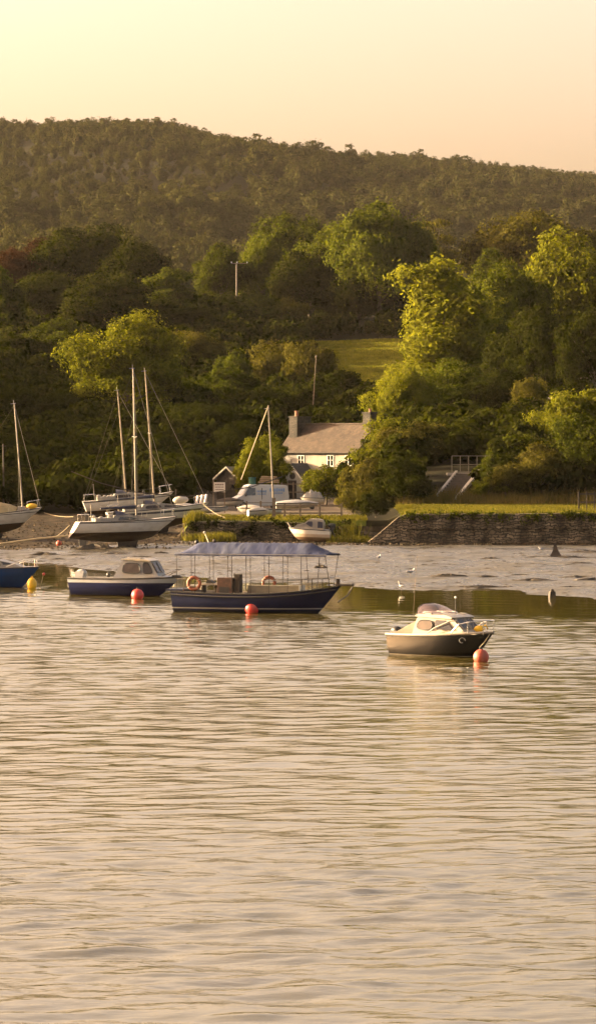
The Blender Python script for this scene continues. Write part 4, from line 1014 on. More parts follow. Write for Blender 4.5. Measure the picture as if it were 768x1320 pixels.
# --- passenger ferry with blue canopy
c = at_water(333, 789)
c_ferry = c.y
ferry = empty('ferry_boat', (c.x, c.y, 0), 'navy open passenger boat under a long blue canvas canopy', 'boat', -R(17))
FL, FB = 8.7, 2.5
HF = hull_mat('ferry_hull_paint', [(-.02, (.03, .03, .03)), (.10, (.02, .022, .03)), (.17, (.012, .018, .06)), (.24, (.3, .3, .28)), (5, (.008, .012, .042))], .5, .06)
fsheer = lambda t: 1.05 - .10 * math.sin(t * math.pi) + .34 * t ** 4
_, frg, fbb = build_hull(ferry, HF, FL, FB, fsheer, lambda t: -.45 + .25 * t ** 4, 1.35, .15, 2.6, deckmat=M_deckgrey, open_from=.62, sole=.45, tr=.82)
for s in (-1, 1):
    m_ = MB(); m_.tube([(r[0][0], s * (abs(r[0][1]) + .02), r[0][2] - .16) for r in frg[:-1]], .045, 6); m_.build('fender_strip', M_black, ferry)
# stern platform, rudder post
mb = MB(); mb.box((-4.15, 0, 1.12), (.9, 2.1, .08)); mb.build('stern_deck', M_navy, ferry)
mb = MB(); mb.box((4.55, 0, 1.42), (.9, .34, .09)); mb.build('bow_platform', M_darkwood, ferry)
mb = MB(); mb.box((4.2, 0, 1.55), (.16, .16, .36)); mb.build('bollard', M_darkwood, ferry)
rail(ferry, [(4.95, .1, 1.38), (4.65, .2, .9), (4.15, .12, .55)], .04, M_alu, 'anchor_roller')
# canopy: gabled with hipped ends, sagging between hoops
ce, cr, hb = 2.98, 3.52, 1.22; x0, x1 = -4.05, 3.95
mb = MB(); nx = 56; rows = 7; rings = []
for i in range(nx + 1):
    t = i / nx; x = x0 + (x1 - x0) * t
    hip = min(1, (x - x0) / .95, (x1 - x) / 1.15); rz = ce + (cr - ce) * max(0, hip) ** .9
    sag = .025 * abs(math.sin((x - x0) / .92 * math.pi)); ring = []
    for j in range(-rows, rows + 1):
        v = j / rows; zc = ce + (rz - ce) * (1 - abs(v)) ** 1.0 - .45 * sag * math.sin(abs(v) * math.pi) - (.06 if abs(v) == 1 else 0)
        zc += .012 * math.sin(x * 9 + v * 6) + .010 * math.sin(x * 17 - v * 9)
        ring.append((x + .02 * math.sin(v * 9), v * hb * (1.0 if abs(v) < 1 else 1.01), zc))
    rings.append(ring)
mb.loft(rings, closed=False, caps=False); cano = mb.build('canopy', M_bluecan, ferry, smooth_=50)
sm = cano.modifiers.new('cloth_thickness', 'SOLIDIFY'); sm.thickness = .015
for s in (-1, 1):
    v = MB(); v.loft([[(x0 + (x1 - x0) * i / 40, s * (hb + .015), ce - .05), (x0 + (x1 - x0) * i / 40, s * (hb + .02 + .01 * math.sin(i)), ce - .11 - .005 * math.sin(i * 1.7))] for i in range(41)], False, False)
    vv = v.build('valance', M_bluecan, cano); q = vv.modifiers.new('cloth_thickness', 'SOLIDIFY'); q.thickness = .01
for i in range(9):
    x = x0 + .08 + i * (x1 - x0 - .16) / 8
    for s in (-1, 1):
        zb = fsheer((x + FL / 2) / FL) if x < 2.9 else 1.2
        m_ = MB(); m_.tube([(x, s * (min(hb, fbb((x + FL / 2) / FL) - .06) if x > 2 else hb - .06), zb - .1), (x, s * (hb - .04), ce - .02)], .016, 6); m_.build('post', mat('post_metal', (.035, .03, .028), .8, spec=.05), ferry)
for s in (-1, 1):
    m_ = MB(); m_.tube([(x0, s * (hb - .03), ce - .03), (x1, s * (hb - .03), ce - .03)], .024, 6); m_.build('canopy_rail', M_alu, ferry)
    rail(ferry, [(-.1, s * 1.2, 1.62), (2.0, s * 1.14, 1.66), (3.9, s * .55, 1.78)], .024, M_alu, 'guard_rail')
for x in (2.6, 3.1, 3.6, 3.9): rail(ferry, [(x, -.62 - (3.9 - x) * .3, 1.1), (x, -.62 - (3.9 - x) * .3, 1.75)], .018, MAT['post_metal'], 'stanchion')
rail(ferry, [(3.9, -.6, 1.78), (4.0, 0, 1.8), (3.9, .6, 1.78)], .024, M_alu, 'bow_rail')
m_ = MB(); m_.box((2.35, .1, 1.42), (1.0, .25, .05), ry=-.05); m_.build('folded_gangplank', M_alu_dull, ferry)
# engine box, helm console with seat, benches
mb = MB(); mb.box((-1.62, -.2, 1.12), (.78, .8, 1.25)); con = mb.build('helm_console', M_varnish, ferry, bevel=.02)
mb = MB(); mb.box((-1.62, -.615, 1.0), (.5, .02, .55)); mb.build('console_door', M_black, con)
mb = MB(); mb.box((-1.0, -.2, 1.45), (.28, .55, .95)); mb.build('wheel_stand', M_darkwood, ferry, bevel=.02)
mb = MB(); mb.torus((-1.2, -.2, 1.75), .2, .02, Matrix.Rotation(math.pi / 2, 3, 'Y')); mb.build('steering_wheel', M_black, ferry)
mb = MB(); mb.box((-2.55, 0, 1.4), (.95, .8, .09)); tb = mb.build('table_top', M_white, ferry); 
for dx in (-2.9, -2.2): m_ = MB(); m_.box((dx, 0, .9), (.08, .5, .95)); m_.build('leg', M_darkwood, tb)
mb = MB(); mb.prism([(-2.7, -.3, 1.45), (-2.3, -.3, 1.45), (-2.45, -.3, 1.6), (-2.6, -.3, 1.62)], (0, .5, 0)); mb.build('folded_cover', M_black, ferry)
mb = MB(); mb.box((.75, .55, .95), (2.9, .45, .8)); mb.build('bench', mat('bench_tan_board', (.20, .17, .12), .8), ferry, bevel=.02)
mb = MB(); mb.box((2.22, .3, .98), (.07, .9, .82)); mb.build('bench_end', M_deckgrey, ferry)
mb = MB(); mb.box((-3.35, .5, 1.3), (.9, .5, .06)); sb_ = mb.build('stern_seat', M_deckgrey, ferry)
for dx in (-3.7, -3.0): m_ = MB(); m_.box((dx, .5, 1.0), (.05, .05, .6)); m_.build('leg', M_alu_dull, sb_)
mb = MB(); mb.box((-3.8, -.5, 1.66), (.75, .3, .05)); sb_ = mb.build('stern_table', M_alu_dull, ferry); m_ = MB(); m_.box((-3.8, -.5, 1.4), (.05, .05, .5)); m_.build('leg', M_alu_dull, sb_)
mb = MB(); mb.ball((-3.35, .2, 3.52), .11); mb.box((-3.35, .2, 3.42), (.08, .08, .2)); mb.build('roof_lamp', M_black, cano)
mb = MB(); mb.ball((-2.45, .3, 3.58), .09); mb.box((-2.45, .3, 3.5), (.2, .1, .08)); mb.build('vent_cap', M_darkwood, cano)
rail(ferry, [(-2.62, 0, 3.45), (-2.85, .02, 3.98)], .03, mat('pale_mast_paint', (.6, .52, .36), .6), 'light_mast')
mb = MB(); mb.ball((-2.87, .02, 4.02), .07); mb.build('masthead_lamp', M_white, ferry)
fm = Matrix.Translation((c.x, c.y, 0)) @ Matrix.Rotation(-R(17), 4, 'Z')
for lx, z, sz, lab in ((-3.05, 1.47, .30, 'orange life ring hanging at the stern posts of the canopied ferry'), (.28, 1.45, .30, 'orange life ring hanging amidships by the ferry helm')):
    q = fm @ Vector((lx, -1.14 if lx < 0 else .9, z)); rt = empty('life_ring', q, lab, 'life ring', -R(17) + R(8), 'life rings on the ferry')
    m_ = MB(); m_.torus((0, 0, 0), sz, .085, Matrix.Rotation(math.pi / 2, 3, 'X'), nu=28, nv=10); m_.build('ring', M_ring, rt, smooth_=60)
    for a in (.6, 2.2, 3.8, 5.4):
        b_ = MB(); b_.torus((sz * math.cos(a), 0, sz * math.sin(a)), .088, .016, Matrix.Rotation(-a, 3, 'Y') @ Matrix.Rotation(0, 3, 'X'), nu=14, nv=5); b_.build('reflective_band', mat('faded_band', (.40, .30, .22), .6), rt)

# --- small navy cabin boat
c = at_water(164, 768)
cb = empty('cabin_boat', (c.x, c.y, 0), 'navy and grey cabin boat moored left of the canopied ferry', 'boat', -R(20))
CL, CB_ = 6.5, 2.1
HC = hull_mat('cabin_boat_hull_paint', [(-.3, (.02, .02, .02)), (.05, (.03, .02, .02)), (.74, (.010, .014, .055)), (5, (.40, .42, .44))], .3)
cs = lambda t: .98 + .12 * t ** 3
build_hull(cb, HC, CL, CB_, cs, lambda t: -.35 + .2 * t ** 4, 1.5, .25, 2.4, deckmat=M_deckgrey, open_from=.42, sole=.45, tr=.86)
hv = lambda x, z: .82 - max(0, z - 1.0) * .16 - max(0, x - .9) * .16
M_cab = mat('grey_cabin_paint', (.27, .28, .29), .45, var=.05, dirt=(.30, .28, .24), scale=1.5)
mb = MB(); pr = [(-.55, .95), (-.25, 1.5), (-.02, 1.98), (.2, 2.05), (1.2, 2.02), (1.62, 1.96), (2.1, 1.15), (2.6, 1.08)]
mb.profile(pr, hv); cab = mb.build('cabin', M_cab, cb, smooth_=30)
mb = MB(); mb.profile([(-.12, 2.03), (-.05, 2.09), (1.3, 2.09), (1.72, 1.99), (1.66, 1.95), (.2, 2.03)], .74); mb.build('cabin_roof', M_white, cb, smooth_=40)
mb = MB(); mb.box((.45, 0, 2.11), (.9, .5, .05)); mb.box((-.02, .3, 2.12), (.12, .1, .1)); mb.build('roof_hatch', M_white, cab)
side_pane(cab, rounded([(.0, 1.30), (.12, 1.86), (.98, 1.86), (1.14, 1.30)]), hv, M_glass2, frame=M_black)
side_pane(cab, rounded([(1.27, 1.27), (1.22, 1.88), (1.52, 1.86), (1.82, 1.32)]), hv, M_glass2, frame=M_black)
for s in (-1, 1):
    a = [(1.68, s * .08, 1.88), (1.68, s * .52, 1.88), (2.0, s * .55, 1.34), (2.0, s * .08, 1.34)]
    m_ = MB(); m_.prism([(x + .03, y, z) for x, y, z in a], (.03, 0, .015)); w_ = m_.build('windscreen_pane', M_glass2, cab)
mb = MB(); mb.prism([(-3.1, -.28, .9), (-3.1, .28, .9), (-3.02, .22, 1.35), (-3.02, -.22, 1.35)], (.5, 0, 0)); mb.ball((-2.75, 0, 1.25), .27, sq=(1.2, .9, .8)); mb.build('outboard_cowl', mat('engine_grey', (.30, .30, .29), .4), cb, smooth_=40)
mb = MB(); mb.box((-3.3, 0, .7), (.2, .5, .4)); mb.box((-3.42, 0, .35), (.12, .12, 1.0)); mb.build('outboard_bracket', M_black, cb)
mb = MB(); mb.ball((-.9, -.5, 1.18), .14); mb.build('rolled_fender', M_black, cb)
for x in (-2.0, -1.6): m_ = MB(); m_.tube([(x, -.9, 1.0), (x, -.9, 1.24)], .02, 5); m_.build('cleat_post', M_white, cb)
rail(cb, [(2.3, -.5, 1.15), (2.9, -.3, 1.42), (3.1, 0, 1.42), (2.9, .3, 1.42), (2.3, .5, 1.15)], .02, M_alu_dull, 'bow_rail')
mb = MB(); mb.box((2.95, 0, 1.14), (.45, .2, .1)); mb.build('anchor', M_black, cb)

# --- blue boat at the left edge
c = at_water(-18, 757)
bb_ = empty('motor_cruiser', (c.x, c.y, 0), 'bright blue cabin cruiser cut off by the left frame edge', 'boat', -R(14))
HB_ = hull_mat('blue_cruiser_paint', [(-.2, (.02, .02, .03)), (.06, (.012, .03, .08)), (5, (.010, .045, .15))], .25)
bs = lambda t: 1.12 + .12 * t ** 2
build_hull(bb_, HB_, 6.6, 2.3, bs, lambda t: -.35 + .2 * t ** 4, 1.2, .1, 2.3, deckmat=M_white, tr=.86)
hv = lambda x, z: .88 - max(0, z - 1.1) * .25 - max(0, x - .3) * .2
mb = MB(); mb.profile([(-1.9, 1.12), (-1.9, 1.95), (-.6, 2.0), (-.1, 1.72), (1.0, 1.62), (1.9, 1.42), (2.5, 1.2)], hv); cab = mb.build('cabin', M_cab, bb_, smooth_=30)
side_pane(cab, [(-.1, 1.34), (-.1, 1.6), (.85, 1.56), (1.15, 1.34)], hv, M_glass, frame=M_steel); side_pane(cab, [(1.3, 1.36), (1.1, 1.55), (1.6, 1.48), (1.85, 1.36)], hv, M_glass)
mb = MB(); mb.profile([(-1.8, 1.96), (-1.7, 2.35), (-.9, 2.32), (-.35, 1.95)], .7); mb.build('cockpit_cover', M_navycan, bb_, smooth_=40)
rail(bb_, [(1.5, -.75, 1.25), (2.5, -.5, 1.62), (3.35, -.12, 1.78), (3.4, 0, 1.78), (3.35, .12, 1.78), (2.5, .5, 1.62), (1.5, .75, 1.25)], .035, mat('white_rail_paint', (.75, .72, .65), .4), 'bow_rail')
for x, y in ((2.5, .5), (3.1, .22)):
    for s in (-1, 1): rail(bb_, [(x, s * y, 1.2), (x, s * y, 1.66)], .02, M_steel, 'stanchion')

# --- black and cream motorboat in front
c = at_water(571, 846.5)
c_motor = c.y + .3
mo = empty('motorboat', (c.x, c.y + .3, 0), 'black-hulled motorboat with white cabin moored nearest the camera', 'boat', -R(40))
ML, MBm = 5.1, 2.15
HM = hull_mat('motorboat_hull_paint', [(-.3, (.02, .02, .02)), (.02, (.03, .028, .025)), (.055, (.30, .27, .22)), (5, (.005, .0045, .004))], .14, .7)
ms = lambda t: .92 + .22 * t ** 2
hl_, mrg, mbb = build_hull(mo, HM, ML, MBm, ms, lambda t: -.35 + .3 * t ** 4, .95, .12, 2.5, deckmat=M_white, tr=.88, ee=(4.5, 1.2))
for s in (0, -1):
    m_ = MB(); m_.tube([(r[s][0] * 1.004, r[s][1] * 1.01, r[s][2] + .03) for r in mrg], .055, 8); m_.build('gunwale', M_white, mo)
hv = lambda x, z: max(.18, .93 - max(0, z - 1.0) * .24 - max(0, x - .4) * .20)
pr = [(-1.15, .95), (-1.0, 1.72), (-.75, 1.86), (.55, 1.84), (.85, 1.76), (1.5, 1.16), (2.1, 1.06)]
mb = MB(); mb.profile(pr, hv); cab = mb.build('cabin', M_white, mo, smooth_=35)
mb = MB(); mb.profile([(-1.1, 1.82), (-.95, 1.9), (.55, 1.9), (.95, 1.79), (.88, 1.73), (-.95, 1.78)], .80); mb.build('cabin_roof', M_white, mo, smooth_=45)
side_pane(cab, rounded([(-.95, 1.22), (-.88, 1.64), (-.12, 1.64), (-.05, 1.22)], f=.4), hv, M_glass2, frame=M_black)
side_pane(cab, rounded([(.12, 1.24), (.02, 1.66), (.62, 1.66), (.98, 1.24)], f=.15), hv, M_glass)
for s in (-1, 1):
    n_ = Vector((.6, 0, .65)).normalized() * .02
    a = [(.90, s * .07, 1.71), (.90, s * .56, 1.71), (1.36, s * .52, 1.28), (1.36, s * .07, 1.28)]
    m_ = MB(); m_.prism([(x + .008, y, z + .008) for x, y, z in a], n_); w_ = m_.build('windscreen_pane', M_glass2 if s > 0 else M_glass, cab)
    f_ = MB(); q = [Vector((x, y, z)) + n_ * 1.6 for x, y, z in a]; f_.tube(q + [q[0]], .025, 6); f_.build('windscreen_frame', M_white, cab)
# smoked wind deflector / canopy over the roof
M_smoke = bpy.data.materials.new('smoked_perspex'); M_smoke.use_nodes = True; b = M_smoke.node_tree.nodes['Principled BSDF']; b.inputs['Base Color'].default_value = (.16, .12, .14, 1); b.inputs['Roughness'].default_value = .12; b.inputs['Alpha'].default_value = .62
mb = MB(); rings = []
for i in range(9):
    t = i / 8; x = -1.0 + t * 1.25; w_ = .78 * (1 - .25 * t ** 2); hgt = .46 * (1 - .92 * t ** 1.6)
    rings.append([(x + .18 * (1 - abs(v)) , v * w_, 1.90 + hgt * max(0, 1 - abs(v) ** 4) ** .6) for v in [k / 8 for k in range(-8, 9)]])
mb.loft(rings, False, False); o_ = mb.build('perspex_screen', M_smoke, mo, smooth_=60)
m_ = MB(); m_.tube(rings[0], .02, 5); m_.build('screen_trim', M_black, mo)
# cockpit cover sloping to the stern
mb = MB(); rings = []
for i in range(9):
    t = i / 8; x = -1.05 - t * 1.35; zt_ = 1.84 - .82 * t ** .8 + .05 * math.sin(t * math.pi); w_ = .80 + .10 * t
    rings.append([(x, v * w_ * (1.0 if abs(v) < 1 else 1.04), zt_ - (zt_ - .97) * abs(v) ** 3.2) for v in [k / 8 for k in range(-8, 9)]])
mb.loft(rings, False, False); cv = mb.build('cockpit_cover', M_tan, mo, smooth_=50)
q = mat('dark_brown_canvas', (.10, .075, .045), .75, bump=.02); cv.data.materials.clear(); cv.data.materials.append(q)
mb = MB(); mb.box((-2.72, 0, .7), (.3, .45, .75)); mb.ball((-2.72, 0, 1.08), .24, sq=(1.1, .9, .8)); mb.build('outboard_engine', M_black, mo, smooth_=40)
rail(mo, [(.95, -.86, 1.12), (1.3, -.82, 1.5), (1.8, -.66, 1.62), (2.35, -.35, 1.68), (2.55, 0, 1.68), (2.35, .35, 1.68), (1.8, .66, 1.62), (1.3, .82, 1.5), (.95, .86, 1.12)], .028, M_steel, 'bow_rail')
for x, y in ((1.7, .68), (2.3, .37)):
    for s in (-1, 1): rail(mo, [(x, s * y, 1.05), (x, s * y, 1.64)], .022, M_steel, 'stanchion')
rail(mo, [(-.35, -.99, 1.0), (.1, -.97, 1.3), (.85, -.9, 1.62), (1.15, -.72, 1.66)], .028, M_white, 'grab_rail')
for y in (-.45, .45): rail(mo, [(-.9, y, 1.93), (-.8, y, 2.0), (.2, y, 2.0), (.3, y, 1.93)], .025, M_steel, 'roof_rail')
rail(mo, [(.45, .1, 1.9), (.45, .1, 2.62)], .018, M_black, 'lamp_pole'); m_ = MB(); m_.ball((.45, .1, 2.66), .055); m_.build('lamp', mat('white_lamp_lens', (.8, .78, .7), .3), mo)
rail(mo, [(-1.12, -.86, 1.8), (-1.0, -.88, 3.2), (-.85, -.9, 4.6)], .008, M_wood, 'aerial')
for (x, y) in ((-.35, -.75), (.5, .55)): m_ = MB(); m_.box((x, y, 1.93), (.35, .12, .05)); m_.build('deck_fitting', M_white, mo)
m_ = MB(); ca = []
for i in range(15): a = i / 14 * 5.2; ca.append((.15 * math.cos(a) * (1 - i * .03), 0, .15 * math.sin(a) * (1 - i * .03)))
k = frg and mrg[14]; bx = Vector(mrg[13][-3]); nn = Vector((.45, -.9, 0)).normalized()
m_.tube([bx + Vector((p[0] * .9, p[0] * .45, p[2])) + nn * .05 + Vector((0, 0, 0)) for p in ca], .012, 5); m_.build('bow_emblem', M_deckgrey, mo)
fm2 = Matrix.Translation(mo.location) @ Matrix.Rotation(-R(40), 4, 'Z')
q = fm2 @ Vector((1.70, .20, 1.15)); rt = empty('deck_fender', q, 'small yellow buoy lying on the black motorboat foredeck', 'fender'); m_ = MB(); m_.ball((0, 0, 0), .17, sq=(1.3, 1, .85)); m_.build('float', M_yellow, rt, smooth_=60); m_ = MB(); m_.tube([(.1, 0, .1), (.25, -.05, .16), (.35, 0, .0)], .025, 5); m_.build('rope', M_yellow, rt)

mo.scale = (.94, .94, .90); mo.location.x += .12
# --- buoys
def buoy(px, py, r, mt, label, sq=(1, 1, 1), g=None, d=None, loc=None, name='mooring_buoy'):
    c = loc or at_water(px, py + 0); o = empty(name, (c.x, c.y, c.z), label, 'buoy', group=g)
    m_ = MB(); m_.ball((0, 0, r * .62 * sq[2]), r, 24, 16, sq=sq); m_.build('float', mt, o, smooth_=70)
    m_ = MB(); m_.torus((0, 0, r * (.62 + 1.0) * sq[2] + .03), .05, .016, Matrix.Rotation(math.pi / 2, 3, 'X')); m_.tube([(0, 0, r * 1.55 * sq[2]), (0, 0, r * 1.66 * sq[2])], .07, 8); m_.build('eyelet', M_black if mt is not M_yellow else M_yellow, o)
    return o
buoy(177.5, 772, .34, M_red, 'red ball buoy floating against the small navy cabin boat', g='mooring buoys')
buoy(325, 790, .37, M_red, 'red ball buoy floating against the canopied ferry side', g='mooring buoys')
buoy(619.5, 853, .31, M_orange, 'orange-red ball buoy under the bow of the black motorboat', g='mooring buoys')
buoy(41.5, 758.5, .30, M_yellow, 'upright yellow buoy at the bow of the bright blue cruiser', (.95, .95, 1.32), g='mooring buoys')
q = at_water(55.5, 757); o = empty('marker_float', q, 'tiny red pick-up float on a thin stick beside the yellow buoy', 'buoy')
m_ = MB(); m_.tube([(-.2, 0, -.2), (.05, 0, .78)], .015, 5); m_.build('stick', M_rope, o); m_ = MB(); m_.ball((.06, 0, .78), .085); m_.build('float', M_red, o)
q = P(76, 696, 178.5); buoy(0, 0, .22, M_orange, 'small orange ball buoy lying on the shore between two yachts', loc=Vector((q.x, 178.5, max(tz1(q.x, 178.5), .5))))
def line(a, b, sag, name, label, r=.02, mt=None, cat='mooring rope'):
    pts = [Vector(a).lerp(Vector(b), t) - Vector((0, 0, sag * 4 * t * (1 - t))) for t in [k / 8 for k in range(9)]]
    m_ = MB(); m_.tube([p_ - pts[0] for p_ in pts], r, 5); return m_.build(name, mt or M_rope, None, label, cat, loc=pts[0])
line(fm2 @ Vector((2.4, 0, 1.0)), at_water(619, 851) + Vector((0, 0, .45)), .05, 'mooring_rope', 'short rope from the black motorboat bow to its orange buoy', .015)

# --- yachts standing on the shore
def yacht(px, d, z0, label, L=8.0, B=2.5, yaw=0.0, pitch=0.0, heel=0.0, mast_h=11, mast_x=.3, hullm=None, antifoul=1.3, free=.85, stern='scoop', cabin=True, spread=.55, boomcol=None, mastm=None, mr=.075, tone=None, pulpit=True, boom_dir=-1):
    x = P(px, 600, d).x
    o = empty('sailing_yacht', (x, d, z0), label, 'sailing yacht', yaw, 'yachts standing on the foreshore', pitch, heel)
    w0 = antifoul
    sh = lambda t: w0 + free + .18 * (t - .35) ** 2 * 2 + .10 * t
    kl = lambda t: w0 - .75 * math.sin(math.pi * min(1, max(0, .12 + t * .86))) ** .8 + .02 + (.25 * (t - .86) / .14 if t > .86 else 0)
    h, rg, bb = build_hull(o, hullm, L, B, sh, kl, L * .16, -.75 if stern == 'scoop' else .35, 2.1, deckmat=M_white, ee=(2.6, 1.2), tr=.68)
    mb = MB(); mb.prism([(-.9, -.07, w0 - .35), (.9, -.07, w0 - .35), (.55, -.07, 0), (-.75, -.07, 0)], (0, .14, 0)); mb.build('keel', M_darkwood, o)
    mb = MB(); mb.prism([(-L / 2 + .05, -.03, w0 + .05), (-L / 2 + .65, -.03, w0 - .12), (-L / 2 + .6, -.03, .12), (-L / 2 + .1, -.03, .12)], (0, .06, 0)); mb.build('rudder', mat('rudder_grey', (.15, .13, .10), .7), o)
    dz = w0 + free
    hv = lambda x_, z: max(.12, B * .32 - max(0, z - dz) * .25 - max(0, x_ - .5) * .22)
    if cabin:
        mb = MB(); mb.profile([(-L * .17, dz), (-L * .15, dz + .48), (L * .02, dz + .50), (L * .12, dz + .36), (L * .27, dz + .12), (L * .3, dz)], hv); cb_ = mb.build('cabin', M_white, o, smooth_=35)
        if stern == 'scoop':
            side_pane(cb_, [(-.85, dz + .14), (-.75, dz + .36), (.15, dz + .32), (.75, dz + .14)], hv, M_glass)
        else:
            side_pane(cb_, rounded([(-1.1, dz + .12), (-1.05, dz + .38), (.15, dz + .36), (.2, dz + .12)]), hv, M_glass2); side_pane(cb_, rounded([(.45, dz + .12), (.45, dz + .33), (1.3, dz + .25), (1.5, dz + .12)]), hv, M_glass2)
        mb = MB(); mb.box((-L * .25, 0, dz + .16), (1.4, B * .62, .3)); mb.build('cockpit_coaming', M_white, o)
        mb = MB(); mb.loft([[(-L * .13, v * .7, dz + .42 + .42 * (1 - v * v)) for v in (-1, -.6, 0, .6, 1)], [(-L * .06, v * .7, dz + .45 + .3 * (1 - v * v)) for v in (-1, -.6, 0, .6, 1)], [(0.0, v * .6, dz + .5) for v in (-1, -.6, 0, .6, 1)]], False, False)
        sp_ = mb.build('spray_hood', M_navycan, o, smooth_=60)
    # mast, boom, rigging
    mx = L * mast_x - L * .22; mt = dz + mast_h
    mb = MB(); mb.tube([(mx, 0, dz - .1), (mx, 0, mt)], mr, 10, r1=mr * .72); ms_ = mb.build('mast', mastm or M_alu_dull, o)
    mb = MB(); zsp = dz + mast_h * spread
    mb.tube([(mx, -.85, zsp + .06), (mx, 0, zsp), (mx, .85, zsp + .06)], .03, 5); mb.build('spreader', M_alu, ms_)
    mb = MB(); mb.tube([(mx - .3, 0, mt + .02), (mx + .12, 0, mt + .04)], .03, 5); mb.tube([(mx - .05, 0, mt), (mx - .05, 0, mt + .3)], .012, 4); mb.build('masthead_fitting', M_alu, ms_)
    if boomcol:
        mb = MB(); e_ = (mx + boom_dir * L * .36, 0, dz + .95); mb.tube([(mx, 0, dz + 1.0), e_], .05, 7); mb.build('boom', M_alu_dull, ms_)
        mb = MB(); pts = [Vector((mx, 0, dz + 1.08)).lerp(Vector(e_) + Vector((0, 0, .06)), k / 6) for k in range(7)]; mb.tube(pts, .15, 8, r1=.07); mb.build('sail_cover', boomcol, ms_)
    bowp = Vector((L / 2 - .12, 0, sh(1))); stp = Vector((-L / 2 + .05, 0, sh(0))); top = Vector((mx, 0, mt - .1)); f78 = Vector((mx, 0, dz + mast_h * .86))
    for nm, a, b_, r_ in (('forestay', top, bowp, .016), ('backstay', top, stp, .008)):
        m_ = MB(); m_.tube([a, b_], r_, 5); m_.build(nm, mat('furled_sail', (.20, .18, .14), .8) if nm == 'forestay' else M_wire, o)
    for s in (-1, 1):
        m_ = MB(); m_.tube([top, (mx, s * .85, zsp + .06), (mx - .1, s * B * .46, dz + .02)], .010, 4); m_.build('shroud', M_wire, o)
        m_ = MB(); m_.tube([(mx, 0, zsp), (mx - .3, s * B * .46, dz + .02)], .009, 4); m_.build('shroud', M_wire, o)
    # pulpit, pushpit, stanchions, lifelines
    def bw(x_): return max(.05, bb((x_ + L / 2) / L) - .07)
    xb = L / 2; z1 = sh(.97)
    pts = [(xb - 1.15, -bw(xb - 1.15), z1 + .55), (xb - .35, -.18, z1 + .62), (xb - .1, 0, z1 + .63), (xb - .35, .18, z1 + .62), (xb - 1.15, bw(xb - 1.15), z1 + .55)]
    rail(o, pts, .022, M_steel, 'pulpit')
    for px_ in (pts[0], pts[1], pts[3], pts[4]): rail(o, [(px_[0] + .05, px_[1], z1 - .1), px_], .018, M_steel, 'pulpit_leg')
    z2 = sh(.03); xq = -L / 2 + .15; pts = [(xq + .9, -bw(xq + .9), z2 + .55), (xq, -bw(xq), z2 + .55), (xq, bw(xq), z2 + .55), (xq + .9, bw(xq + .9), z2 + .55)]
    rail(o, pts, .022, M_steel, 'pushpit')
    for px_ in pts: rail(o, [(px_[0], px_[1], z2 - .05), px_], .018, M_steel, 'pushpit_leg')
    for s in (-1, 1):
        xsn = [xq + .9 + (xb - 1.15 - xq - .9) * k / 4 for k in range(5)]
        for x_ in xsn[1:-1]: rail(o, [(x_, s * bw(x_), sh((x_ + L / 2) / L) - .03), (x_, s * bw(x_), sh((x_ + L / 2) / L) + .52)], .013, M_steel, 'stanchion')
        rail(o, [(x_, s * bw(x_), sh((x_ + L / 2) / L) + .51) for x_ in xsn], .007, M_wire, 'lifeline')
    # deck clutter in the cockpit
    if cabin:
        rs_ = random.Random(int(px)); 
        for k in range(5):
            m_ = MB(); m_.ball((-L * .36 + rs_.uniform(0, 1.5), rs_.uniform(-.6, .2), dz + .28 + rs_.uniform(0, .15)), rs_.uniform(.09, .17), sq=(1.4, 1, .8)); m_.build('fender', rs_.choice([M_white, M_cream, M_white]), o)
        m_ = MB(); m_.tube([(-L / 2 + 1.0, -.3, dz), (-L / 2 + .98, -.3, dz + 1.35)], .022, 5); m_.ball((-L / 2 + .98, -.3, dz + 1.38), .05); m_.build('ensign_staff', M_alu_dull, o)
    return o, rg, dz, mx, sh
def zg(px, d): return max(tz1(P(px, 600, d).x, d), float(mud_z(np.array([P(px, 600, d).x]), np.array([d]))[0]))
YA = hull_mat('front_yacht_paint', [(1.36, (.045, .028, .016)), (2.04, (.55, .52, .46)), (2.10, (.10, .10, .11)), (5, (.62, .59, .52))], .4)
y1, rg1, dz1, mx1, sh1 = yacht(165, 177, zg(165, 177) - .2, 'front white yacht, stern left, with dark boom cover and rudder on the mud', L=7.7, yaw=R(14), pitch=R(1.2), mast_h=11.6, mast_x=.31, hullm=YA, boomcol=M_navycan, mastm=mat('dark_mast', (.22, .19, .15), .5, metal=.3))
YB = hull_mat('second_yacht_paint', [(1.32, (.045, .028, .016)), (1.82, (.56, .53, .45)), (2.0, (.035, .035, .05)), (5, (.62, .59, .50))], .4)
y2, rg2, dz2, mx2, sh2 = yacht(206, 188, zg(206, 188) - .25, 'white yacht with dark stripe, bow right, behind the front yacht', L=8.4, yaw=R(9), pitch=R(4), heel=0, mast_h=11.2, mast_x=.19, hullm=YB, stern='t', boomcol=M_navycan, mastm=mat('wooden_mast', (.15, .11, .06), .6))
y3, rg3, dz3, mx3, sh3 = yacht(168, 193, zg(168, 193) + .1, 'rearmost of the three yachts, its mast shortest and leaning left', L=7.6, yaw=R(6), pitch=R(4.6), mast_h=9.0, mast_x=.20, hullm=YA, stern='t', mastm=mat('wooden_mast', (.15, .11, .06), .6), spread=.42)
YL = hull_mat('left_yacht_paint', [(1.34, (.05, .032, .018)), (2.06, (.52, .49, .42)), (2.12, (.09, .09, .09)), (5, (.6, .57, .5))], .4)
y4, rg4, dz4, mx4, sh4 = yacht(-8, 184, zg(-8, 184) - .25, 'leftmost yacht with tan tarpaulin over its cabin, cut by the frame', L=8.0, yaw=R(4), pitch=R(4.5), mast_h=8.6, mast_x=.53, hullm=YL, stern='t', cabin=False, spread=.62)
